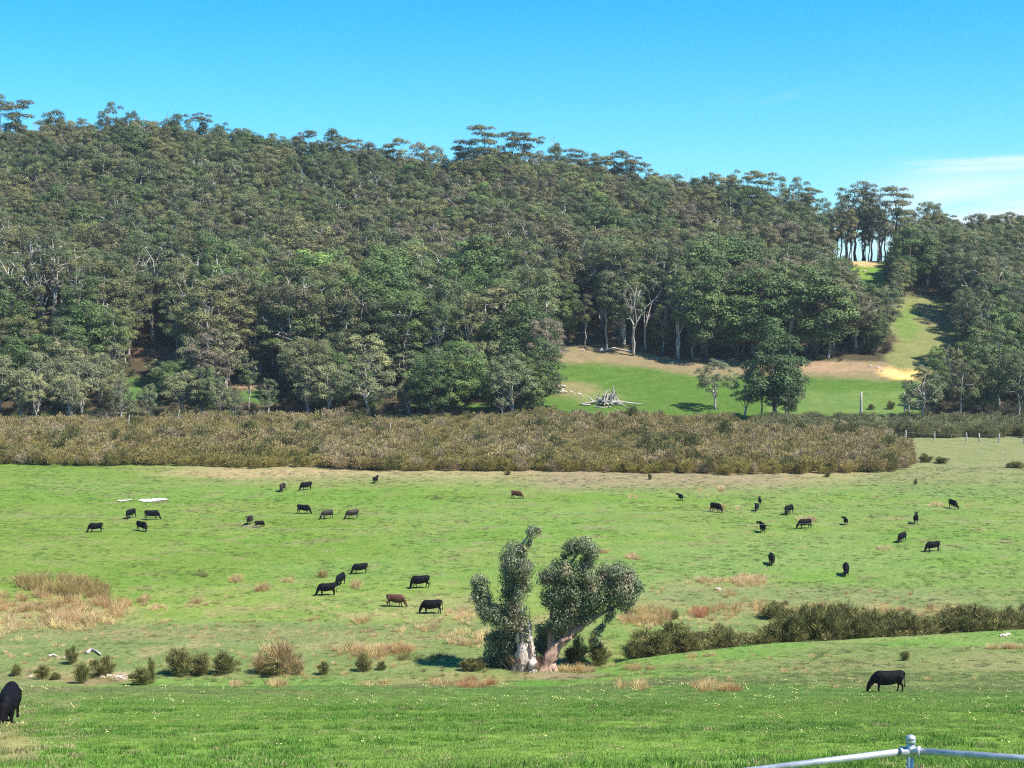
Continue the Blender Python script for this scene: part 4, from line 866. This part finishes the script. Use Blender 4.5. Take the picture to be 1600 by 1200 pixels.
# ---------------------------------------------------------------- cattle
def sphere_rings(): pass
def build_body(pose, name):
    g = Geo()
    def loft(rings, n=14):   # rings: x, y, z, half width, half height, pitch
        V = []; an = np.arange(n)*2*math.pi/n
        for x, y, z, w, h, p, yw in rings:
            up = np.array([-math.sin(p), 0, math.cos(p)]); sd = np.array([-math.sin(yw), math.cos(yw), 0])
            V.append(np.array([x, y, z-.03])+np.cos(an)[:, None]*w*sd+np.sin(an)[:, None]*(h*1.06)*up)
        K = len(rings); V = np.concatenate(V+[np.array([rings[0][:3]]), np.array([rings[-1][:3]])]); i = np.arange(K-1)[:, None]*n; j = np.arange(n)[None]
        Q = np.stack([i+j, i+(j+1) % n, i+n+(j+1) % n, i+n+j], -1).reshape(-1, 4); jj = np.arange(n); j3 = (jj+1) % n
        g.add(V, Q, np.vstack([np.stack([j3, jj, np.full(n, K*n)], -1), np.stack([(K-1)*n+jj, (K-1)*n+j3, np.full(n, K*n+1)], -1)]))
    loft([(-1.03, 0, 1.10, .07, .10, 0, 0), (-1.0, 0, 1.07, .19, .22, 0, 0), (-.9, 0, 1.03, .26, .30, 0, 0), (-.72, 0, .99, .29, .345, 0, 0), (-.5, 0, .95, .30, .36, 0, 0), (-.2, 0, .90, .345, .39, 0, 0), (.1, 0, .885, .35, .405, 0, 0), (.35, 0, .90, .31, .41, 0, 0), (.55, 0, .92, .26, .40, 0, 0), (.75, 0, .93, .19, .33, 0, 0), (.88, 0, .92, .11, .22, 0, 0)])
    nk, hd, yaw = pose['neck'], pose['head'], pose.get('yaw', 0)
    def arm(a, b, r0, r1, k=6, sq=1.): 
        a, b = np.array(a, float), np.array(b, float); P = a+(b-a)*np.linspace(0, 1, k)[:, None]; tube(g, P, np.linspace(r0, r1, k), 10, cap=True)
    P = [(.55, 0, 1.02)]+nk
    for (a, ra), (b, rb) in zip(list(zip(P, [.27, .24, .19, .15]))[:-1], list(zip(P, [.27, .24, .19, .15]))[1:]): arm(a, b, ra, rb)
    h0, h1, h2 = [np.array(q, float) for q in hd]
    arm(h0, h1, .150, .125); arm(h1, h2, .125, .085); arm(h2-(h2-h1)*.15, h2+(h2-h1)*.12, .09, .088)
    for sgn in (-1, 1):
        o = pose['legs'][0 if sgn > 0 else 1]
        arm((.50, sgn*.15, .85), (.50+o*.4, sgn*.17, .52), .155, .085); arm((.50+o*.4, sgn*.17, .54), (.52+o*.75, sgn*.165, .36), .085, .062); arm((.52+o*.75, sgn*.165, .36), (.50+o, sgn*.165, .12), .056, .046); arm((.50+o, sgn*.165, .13), (.53+o, sgn*.165, .035), .052, .068)
        o = pose['legs'][2 if sgn > 0 else 3]
        arm((-.78, sgn*.14, 1.0), (-.66+o*.3, sgn*.19, .68), .22, .16); arm((-.66+o*.3, sgn*.19, .70), (-.88+o*.8, sgn*.18, .46), .15, .072); arm((-.88+o*.8, sgn*.18, .48), (-.85+o, sgn*.175, .12), .066, .048); arm((-.85+o, sgn*.175, .13), (-.81+o, sgn*.175, .035), .054, .07)
    arm((-.45, 0, .60), (-.2, 0, .60), .12, .10); arm((.70, 0, .68), (.80, 0, .78), .12, .14)   # udder, brisket
    me = g.mesh(name, M['black']); o = bpy.data.objects.new('tmp', me); col.objects.link(o)
    m = o.modifiers.new('r', 'REMESH'); m.mode = 'VOXEL'; m.voxel_size = .034; m.use_smooth_shade = True
    s = o.modifiers.new('s', 'SMOOTH'); s.factor = .5; s.iterations = 4
    dg = bpy.context.evaluated_depsgraph_get(); e = o.evaluated_get(dg); nm = bpy.data.meshes.new_from_object(e); nm.name = name
    bpy.data.objects.remove(o); nm.materials.clear(); nm.materials.append(M['black'])
    nm.polygons.foreach_set('use_smooth', np.ones(len(nm.polygons), bool)); return nm
def ear_mesh(hd, sgn):
    g = Geo(); h0, h1 = np.array(hd[0], float), np.array(hd[1], float); ax = h1-h0; ax /= np.linalg.norm(ax); sd = np.array([0, sgn, 0]); a = h0+np.array([0, sgn*.12, .06])
    P = [a, a+sd*.08+[0, 0, .02], a+sd*.16+[0, 0, .01], a+sd*.23-[0, 0, .03]]; tube(g, P, [.03, .055, .05, .012], 8); return g.mesh('ear', M['black'], True)
def tail_mesh():
    g = Geo(); tube(g, [(-1.0, 0, 1.24), (-1.08, 0, 1.15), (-1.10, 0, .9), (-1.09, .01, .65), (-1.10, .02, .5)], [.045, .036, .026, .022, .03], 8); tube(g, [(-1.10, .02, .52), (-1.10, .02, .42), (-1.11, .03, .28)], [.03, .05, .012], 8); return g.mesh('tail', M['black'], True)
def leg_o(*a): return a
POSES = {
 'grazeA': dict(neck=[(.78, 0, .88), (.92, 0, .64), (1.0, 0, .44)], head=[(1.02, 0, .42), (1.12, 0, .25), (1.22, 0, .08)], legs=(.05, -.10, .10, -.06)),
 'grazeB': dict(neck=[(.77, .03, .88), (.90, .10, .62), (.98, .18, .42)], head=[(1.0, .19, .40), (1.03, .27, .24), (1.07, .34, .08)], legs=(-.14, .14, -.10, .14)),
 'grazeC': dict(neck=[(.78, -.03, .88), (.95, -.08, .64), (1.06, -.14, .44)], head=[(1.08, -.15, .42), (1.12, -.2, .25), (1.17, -.25, .08)], legs=(.10, -.05, -.05, .12)),
 'stand': dict(neck=[(.82, 0, 1.10), (1.02, 0, 1.24), (1.14, 0, 1.33)], head=[(1.15, 0, 1.34), (1.30, 0, 1.25), (1.47, 0, 1.12)], legs=(.0, .05, .04, -.04)),
 'turned': dict(neck=[(.82, .05, 1.06), (.98, .16, 1.14), (1.05, .28, 1.2)], head=[(1.05, .30, 1.2), (1.03, .44, 1.12), (1.0, .60, 1.0)], legs=(.0, .08, .05, -.02)),
}
BM = {}
for k, p in POSES.items():
    BM[k] = dict(body=build_body(p, 'cow_body'), ears=[ear_mesh(p['head'], s) for s in (-1, 1)])
TM = tail_mesh()
def eye_tag(p):
    pass
_cm = {}
def colored(me, m):
    key = (me.name, m)
    if key not in _cm: c = me.copy(); c.materials.clear(); c.materials.append(M[m]); _cm[key] = c
    return _cm[key]
def cow(px, by, pose, deg, s, mat, label, Y=None):
    x, y, z = ground_at(px, by) if Y is None else at_depth(px, Y)
    e = obj('cow', None, (x, y, z-.015), R(deg)+math.atan((800-px)/F), (s*.93, s, s)); tag(e, label, 'cow', 'grazing cattle')
    obj('body', colored(BM[pose]['body'], mat), parent=e)
    for m in BM[pose]['ears']: obj('ear', colored(m, mat), parent=e)
    obj('tail', colored(TM, mat), parent=e); return e
COWS = [
 (149, 832, 'grazeA', 182, .96, 'black', 'black cow grazing leftwards, leftmost and lowest of the four under the pale mud strip'),
 (204, 810, 'grazeB', 232, .98, 'black', 'black cow end-on with a compact body just below the pale mud strip'),
 (238, 812, 'grazeA', -3, 1.02, 'black', 'long black cow grazing rightwards, below the pale mud strip'),
 (222, 830, 'grazeC', -52, 1.0, 'black', 'black cow grazing towards lower right, beneath the long right-facing one'),
 (390, 820, 'stand', 255, .92, 'dkbrown', 'dark cow facing the camera with its head raised beside the small bare patch'),
 (406, 824, 'grazeB', 20, .68, 'black', 'small stocky black calf next to the bare patch'),
 (441, 768, 'grazeB', 252, .98, 'dkbrown', 'dark cow grazing head-on, left of the pair at the top of the green'),
 (478, 766, 'grazeA', 205, 1.0, 'black', 'black cow grazing left, right of the pair at the top of the green'),
 (475, 803, 'grazeA', -22, 1.0, 'black', 'black cow grazing right, left of the two brownish cows'),
 (511, 811, 'grazeC', 215, .95, 'dkbrown', 'brownish cow with a pale flank, left of the two brownish ones'),
 (550, 811, 'grazeA', 203, .98, 'dkbrown', 'brownish cow grazing left, right of the two brownish ones'),
 (587, 755, 'stand', 68, .84, 'black', 'small black cow seen from behind on the tan strip by the scrub'),
 (808, 779, 'grazeA', -20, .90, 'brown', 'small red-brown calf grazing right beside a yellow tuft'),
 (510, 931, 'grazeA', 184, 1.0, 'black', 'black cow grazing left, leftmost of the near group of six'),
 (532, 915, 'grazeC', 250, .98, 'black', 'black cow grazing head-on between its two black neighbours'),
 (562, 897, 'grazeA', 195, .92, 'black', 'black cow grazing left, farthest back of the near group'),
 (656, 919, 'grazeB', 187, 1.05, 'black', 'black cow with striding legs above the red-brown one'),
 (619, 948, 'grazeA', -12, .98, 'brown', 'red-brown cow grazing right in the near group'),
 (674, 959, 'grazeC', 181, 1.07, 'black', 'large black cow grazing left, nearest the gnarled tree'),
 (1063, 782, 'turned', 110, .74, 'black', 'small black calf seen from behind with its head turned left, top of the right-hand herd'),
 (1119, 800, 'grazeA', -38, 1.0, 'black', 'black cow grazing behind the tan tussock'),
 (1187, 788, 'stand', 92, .72, 'black', 'black calf, upper one of the overlapping pair'),
 (1182, 799, 'grazeA', 262, .80, 'black', 'black calf, lower one of the overlapping pair'),
 (1232, 804, 'grazeB', 240, 1.04, 'black', 'stocky black cow grazing to the left above the wire line'),
 (1191, 832, 'turned', 100, 1.0, 'black', 'black cow seen from behind looking left with its head up'),
 (1257, 826, 'grazeC', 208, .98, 'black', 'black cow grazing left in front of the yellow tussock'),
 (1321, 820, 'turned', 98, .76, 'black', 'small black calf with turned head midway along the right herd'),
 (1431, 818, 'stand', 88, .98, 'black', 'black cow seen straight from behind at the right of the herd'),
 (1489, 795, 'grazeB', -62, 1.0, 'black', 'rightmost black cow, grazing to the right by the yellow strip'),
 (1409, 847, 'grazeA', 246, .95, 'black', 'narrow black cow grazing towards lower left, right of the pale tuft'),
 (1457, 862, 'grazeA', 212, .97, 'black', 'black cow grazing left, lowest on the far right'),
 (1206, 882, 'grazeC', 278, .98, 'black', 'black cow head-on with a shadow at its left, above the tan tussock bank'),
 (1322, 899, 'grazeC', 274, 1.02, 'black', 'black cow facing the camera alone at the lower right of the herd'),
]
for c in COWS: cow(*c)
cow(1386, 1082, 'grazeC', 197, 1.0, 'black', 'large black cow grazing left on the near slope below the creek hedge')
e = cow(14, 1133, 'grazeC', 262, .90, 'black', 'black cow with a yellow ear tag cut off by the left frame edge')
g = Geo(); p = np.array(POSES['grazeC']['head'][0])+np.array([0, .30, -.02]); tube(g, [p, p+[.01, 0, -.07]], [.035, .04], 8); obj('ear_tag', g.mesh('ear_tag', M['yellow']), parent=e)
# ---------------------------------------------------------------- fences, poles, dead wood
def pipe_fence():
    root = obj('pipe_fence', None); tag(root, 'galvanised pipe fence with a capped post at the bottom right corner', 'fence')
    Y0 = 9.6
    def W(px, py, Y): d = np.array([(px-800)/F, CA+(600-py)/F*SA, -SA+(600-py)/F*CA]); t = Y/d[1]; return np.array([d[0]*t, Y, CAMZ+d[2]*t])
    J = W(1422.5, 1173, Y0); r0 = .0235
    def part(name, fn): g = Geo(); fn(g); return obj(name, g.mesh(name, M['galv'], True), parent=root)
    gz = lambda p: float(hgt(p[0], p[1]))
    Lp = W(1185, 1202.5, 9.75); dl = (Lp-J)/np.linalg.norm(Lp-J); Rp = W(1600, 1185.5, 9.25); dr = (Rp-J)/np.linalg.norm(Rp-J)
    Lend = J+dl*2.4; Rend = J+dr*2.4
    part('rail', lambda g: tube(g, [J+dl*.05, J+dl*.8, J+dl*1.6, Lend], r0, 20)); part('rail', lambda g: tube(g, [J+dr*.05, J+dr*.8, J+dr*1.6, Rend], r0, 20))
    for q in (J, Lend, Rend):
        b = np.array([q[0], q[1], gz(q)-.3]); post = part('post', lambda g: tube(g, [b, (b+q)/2, q+[0, 0, .062]], r0, 20))
        def capf(g): tube(g, [q+[0, 0, .052], q+[0, 0, .058], q+[0, 0, .074], q+[0, 0, .080]], [.026, .034, .034, .029], 22); tube(g, [q+[0, 0, .080], q+[0, 0, .094], q+[0, 0, .103], q+[0, 0, .108]], [.034, .032, .022, .010], 22)
        cap = Geo(); capf(cap); o = obj('post_cap', cap.mesh('post_cap', M['galv'], True), parent=post)
        def fit(g):
            tube(g, [q-[0, 0, .035], q+[0, 0, .034]], [.030, .030], 22)
            tube(g, [q+[0, 0, .034], q+[0, 0, .048]], [.0295, .0262], 22, cap=False)
            ds = [dl, dr] if q is J else ([-dl] if q is Lend else [-dr])
            for d in ds: tube(g, [q, q+d*.045, q+d*.052, q+d*.066, q+d*.067], [.030, .0305, .0355, .0355, .031], 22)
        f = part('pipe_fitting', fit)
        for d in ([dl, dr] if q is J else []):
            g = Geo(); c = q+d*.058; tube(g, [c-[0, 0, .03], c-[0, 0, .046]], [.009, .007], 8); obj('grub_screw', g.mesh('grub_screw', M['galv']), parent=f)
pipe_fence()
def far_posts():
    root = obj('post_and_wire_fence', None); tag(root, 'line of pale fence posts at the foot of the dark hedge on the right', 'fence')
    pts = []
    for px, py in [(1268, 674), (1315, 678), (1365, 681), (1415, 683), (1460, 685), (1510, 687), (1530, 688), (1561, 689), (1600, 690), (1650, 691)]:
        x, y, z = ground_at(px, py+3); g = Geo(); tube(g, [(x, y, z-.2), (x, y, z+1.0), (x+rng.normal(0, .03), y, z+1.75)], [.16, .15, .13], 8, wob=.05); obj('post', g.mesh('post', M['post']), parent=root); pts.append(np.array([x, y, z]))
    for h in (.5, .95, 1.35):
        g = Geo(); tube(g, [p+[0, -.17, h] for p in pts], .012, 4); obj('wire', g.mesh('wire', M['cable']), parent=root)
far_posts()
def pole(px, by, top, rad, label, name='dead_tree', lean=0, kink=0):
    x, y, z = ground_at(px, by); H = (by-top)/scale_at(y); g = Geo()
    P = [(x, y, z-.3), (x+lean*.3+kink, y, z+H*.3), (x+lean*.7-kink, y, z+H*.7), (x+lean, y, z+H)]; tube(g, P, np.array([1.2, 1, .85, .6])*rad, 9, wob=.06)
    o = obj(name, g.mesh(name, M['dead_wood'], True)); tag(o, label, 'dead tree', 'bleached standing trunks')
pole(1345, 664, 612, .32, 'straight bleached pole standing in front of the far right paddock')
pole(1414, 664, 612, .2, 'left one of the twin bleached trunks by the right-hand trees', lean=-.3, kink=.1); pole(1419, 664, 611, .24, 'right one of the twin bleached trunks by the right-hand trees', lean=.1, kink=.1)
for px, by, top, l in [(200, 676, 648, 'thin dead stem in the scrub below the bright clearing'), (278, 672, 640, 'crooked dead stem in the scrub on the left'), (608, 690, 660, 'thin dead stem standing out of the middle scrub'), (557, 708, 692, 'short white stick low in the scrub')]: pole(px, by, top, .11, l, 'dead_tree', lean=.4, kink=.1)
def log_pile():
    r = np.random.default_rng(41); x0, y0, z0 = ground_at(950, 632)
    root = obj('log_pile', None, (x0, y0, z0)); tag(root, 'heap of bleached dead timber on the bright far paddock', 'log pile')
    for k in range(46):
        L = r.uniform(1.2, 4.2); c = np.array([r.normal(0, 1.7), r.normal(0, 1.0), 0]); hh = max(0, 2.0-abs(c[0])*.75)
        c[2] = r.uniform(.15, .3+hh); an = r.uniform(0, 6.28); el = r.uniform(-.2, .75) if k % 3 else r.uniform(.7, 1.3)
        d = np.array([math.cos(an)*math.cos(el), math.sin(an)*math.cos(el), math.sin(el)]); a = c-d*L/2; a[2] = max(a[2], .08); b = a+d*L
        g = Geo(); tube(g, curve(a, b, r, .07, 5), np.linspace(.26, .1, 5)*r.uniform(.5, 1.1), 6, wob=.08); obj('log', g.mesh('log', M['dead_wood']), parent=root)
    g = Geo(); tube(g, [(1.4, 0, 0), (1.5, 0, 2.0), (1.1, 0, 4.4)], [.3, .26, .12], 7); obj('log', g.mesh('log', M['dead_wood']), parent=root)
    for sx in (-1, 1):
        g = Geo(); tube(g, [(sx*2, -.5, .9), (sx*5, -.7, .4), (sx*(8 if sx > 0 else 6), -.8, .15)], [.22, .2, .1], 7); obj('log', g.mesh('log', M['dead_wood']), parent=root)
log_pile()
def flog(pxs, rad, label, dz=0.1, name='fallen_log', cat='log'):
    g = Geo(); P = [np.array(ground_at(px, py)) for px, py in pxs]; P = [p+[0, 0, rad*.8] for p in P]; tube(g, P, np.linspace(rad, rad*.5, len(P)), 8, wob=.1)
    o = obj(name, g.mesh(name, M['dead_wood'], True)); tag(o, label, cat, 'fallen bleached logs')
flog([(906, 633), (914, 634), (923, 634)], .25, 'short white log lying left of the timber heap')
flog([(928, 637), (940, 638), (955, 637)], .18, 'thin white log in front of the timber heap')
flog([(962, 633), (972, 634), (980, 637)], .18, 'thin pale log lying right of the timber heap')
flog([(76, 1028), (84, 1025), (92, 1029)], .14, 'white weathered branch on the grass left of the narrow shrub')
flog([(136, 1023), (142, 1018), (150, 1020), (157, 1025)], .16, 'arched pale log with a dark hollow on the grass')
flog([(97, 1030), (104, 1031)], .1, 'tiny pale stick between the two fallen logs')
flog([(945, 549), (958, 545), (975, 549), (990, 552)], .3, 'pale fallen trunk at the top edge of the paddock')
flog([(938, 550), (944, 541)], .3, 'short upright-leaning stump at the top edge of the paddock')
flog([(1110, 564), (1130, 566), (1150, 562)], .35, 'grey fallen trunk under the trees above the lone forked tree')
def rocks():
    r = np.random.default_rng(51)
    spots = [(878, 607, .9, 'white pointed stump-like rock at the left edge of the paddock'), (880, 614, .7, 'yellowish rock below the white pointed one'), (893, 613, .4, None), (905, 616, .35, None), (897, 616, .3, None), (909, 619, .3, None), (1372, 575, .5, 'white boulder left of the orange earth cutting'), (1378, 580, .45, None), (1360, 573, .4, None), (1351, 425, .5, None), (1123, 922, .28, 'white stone beside the tan tussocks'), (1568, 995, .26, 'pale rock at the right end of the creek hedge'), (1575, 993, .2, None), (1250, 842, .1, None),
             (170, 1058, .22, None), (185, 1060, .25, None), (160, 1060, .2, None), (195, 1061, .2, None), (48, 1058, .15, None), (910, 548, .5, None), (1050, 568, .45, None), (1026, 562, .3, None)]
    for px, py, s, lb in spots:
        x, y, z = ground_at(px, py); th, ph = np.meshgrid(np.linspace(0, math.pi, 7), np.linspace(0, 2*math.pi, 10, endpoint=False), indexing='ij')
        rad = s*(1+r.normal(0, .16, th.shape)); rad[0] = rad[0, 0]; rad[-1] = rad[-1, 0]
        V = np.stack([x+rad*1.3*np.sin(th)*np.cos(ph), y+rad*np.sin(th)*np.sin(ph), z+s*.25+rad*.75*np.cos(th)], -1); i = np.arange(6)[:, None]*10; j = np.arange(10)[None]
        g = Geo(); g.add(V, np.stack([i+j, i+(j+1) % 10, i+10+(j+1) % 10, i+10+j], -1).reshape(-1, 4)); o = obj('rock', g.mesh('rock', M['rock']))
        w = 'the pinkish dirt by the creek' if py > 1000 and px < 300 else ('the tussocky creek end' if py > 900 else 'the flat among the right herd' if py > 800 else 'the upper edge of the far paddock' if py < 600 and px < 1200 else 'the orange cutting' if px > 1300 and py > 500 else 'the small upper field' if py < 500 else 'the yellowish patch of the paddock')
        tag(o, lb or f'small pale stone on {w}', 'rock', 'pale stones on '+w)
rocks()
def mud(px0, px1, py, hw, label):
    g = Geo(); n = 26; V = []; r = np.random.default_rng(int(px0))
    for k in range(n):
        t = k/(n-1); px = px0+(px1-px0)*t; w = hw*math.sin(math.pi*min(max(t, .02), .98))**.6*r.uniform(.5, 1.1)+.1; o = math.sin(t*5)*.7
        for s in (-1, -.5, 0, .5, 1):
            x, y, z = ground_at(px, py+o); yy = y+s*w*2.6; V.append((x, yy, float(hgt(x, yy))+.10))
    i = np.arange(n-1)[:, None]*5; j = np.arange(4)[None]; g.add(V, np.stack([i+j, i+j+5, i+j+6, i+j+1], -1).reshape(-1, 4))
    o = obj('mud_strip', g.mesh('mud_strip', M['puddle'])); tag(o, label, kind='structure')
mud(217, 262, 782, .55, 'pale dried mud strip on the green'); mud(184, 206, 782.5, .22, 'smaller pale dried mud strip')
def power_line():
    pr = []
    for X in (-34., 34.):
        Y = 60.; z = float(hgt(X, Y)); pr.append((X, Y, z))
    for i, dz in enumerate((0, .55)):
        g = Geo(); t = np.linspace(-1, 1, 25); zl = 22.9+dz; P = np.stack([t*34, np.full(25, 60.), zl+(t*.32)-.25*(1-t*t)], 1); tube(g, P, .0035, 4, cap=False)
        o = obj('power_cable', g.mesh('power_cable', M['cable'])); tag(o, ['lower', 'upper'][i]+' thin pale cable crossing the view over the herd', 'cable')
    for (X, Y, z), l in zip(pr, ('left', 'right')):
        g = Geo(); tube(g, [(X, Y, z-.5), (X, Y, z+4), (X, Y, 24.2)], [.14, .13, .1], 10); o = obj('power_pole', g.mesh('power_pole', M['post'], True)); tag(o, f'plain timber pole carrying the thin cables, {l} of the frame', 'pole')
power_line()

# ---------------------------------------------------------------- haze
def haze():
    t = bpy.data.materials.new('haze'); t.use_nodes = True; n = t.node_tree; n.nodes.clear()
    o = n.nodes.new('ShaderNodeOutputMaterial'); v = n.nodes.new('ShaderNodeVolumePrincipled')
    v.inputs['Color'].default_value = (.86, .93, 1, 1); v.inputs['Density'].default_value = HAZE; v.inputs['Anisotropy'].default_value = .2
    n.links.new(v.outputs[0], o.inputs['Volume'])
    g = Geo(); X, Y0, Y1, Z0, Z1 = 900, -450, 1400, -12, 130
    V = [(x, y, z) for z in (Z0, Z1) for y in (Y0, Y1) for x in (-X, X)]
    g.add(V, [(0, 2, 3, 1), (4, 5, 7, 6), (0, 1, 5, 4), (2, 6, 7, 3), (0, 4, 6, 2), (1, 3, 7, 5)])
    tag(obj('haze', g.mesh('haze', t)), 'thin blue haze in the air over the valley', kind='stuff')
HAZE = .00009
haze()
# ---------------------------------------------------------------- like-labelled neighbours: say which one, counted from the left
ORD = ['first', 'second', 'third', 'fourth', 'fifth', 'sixth', 'seventh', 'eighth', 'ninth', 'tenth', 'eleventh', 'twelfth']
by = {}
for o in sc.objects:
    if o.parent is None and 'category' in o: by.setdefault(o['label'], []).append(o)
for l, os_ in by.items():
    if len(os_) < 2: continue
    os_.sort(key=lambda o: (o.location.x if o.type == 'EMPTY' or o.location.length > 1 else o.data.vertices[0].co.x)/max(o.location.y, 1) if o.location.length > 1 else o.data.vertices[0].co.x/o.data.vertices[0].co.y)
    for i, o in enumerate(os_):
        if i < 12: o['label'] = l+', '+ORD[i]+(' from left' if len(l.split()) < 14 else '')
    for o in os_:
        if 'group' not in o: o['group'] = l

for o in sc.objects:
    if o.parent is None and len(str(o.get('label', '')).split()) > 16: print('LONG', o.name, o['label'])
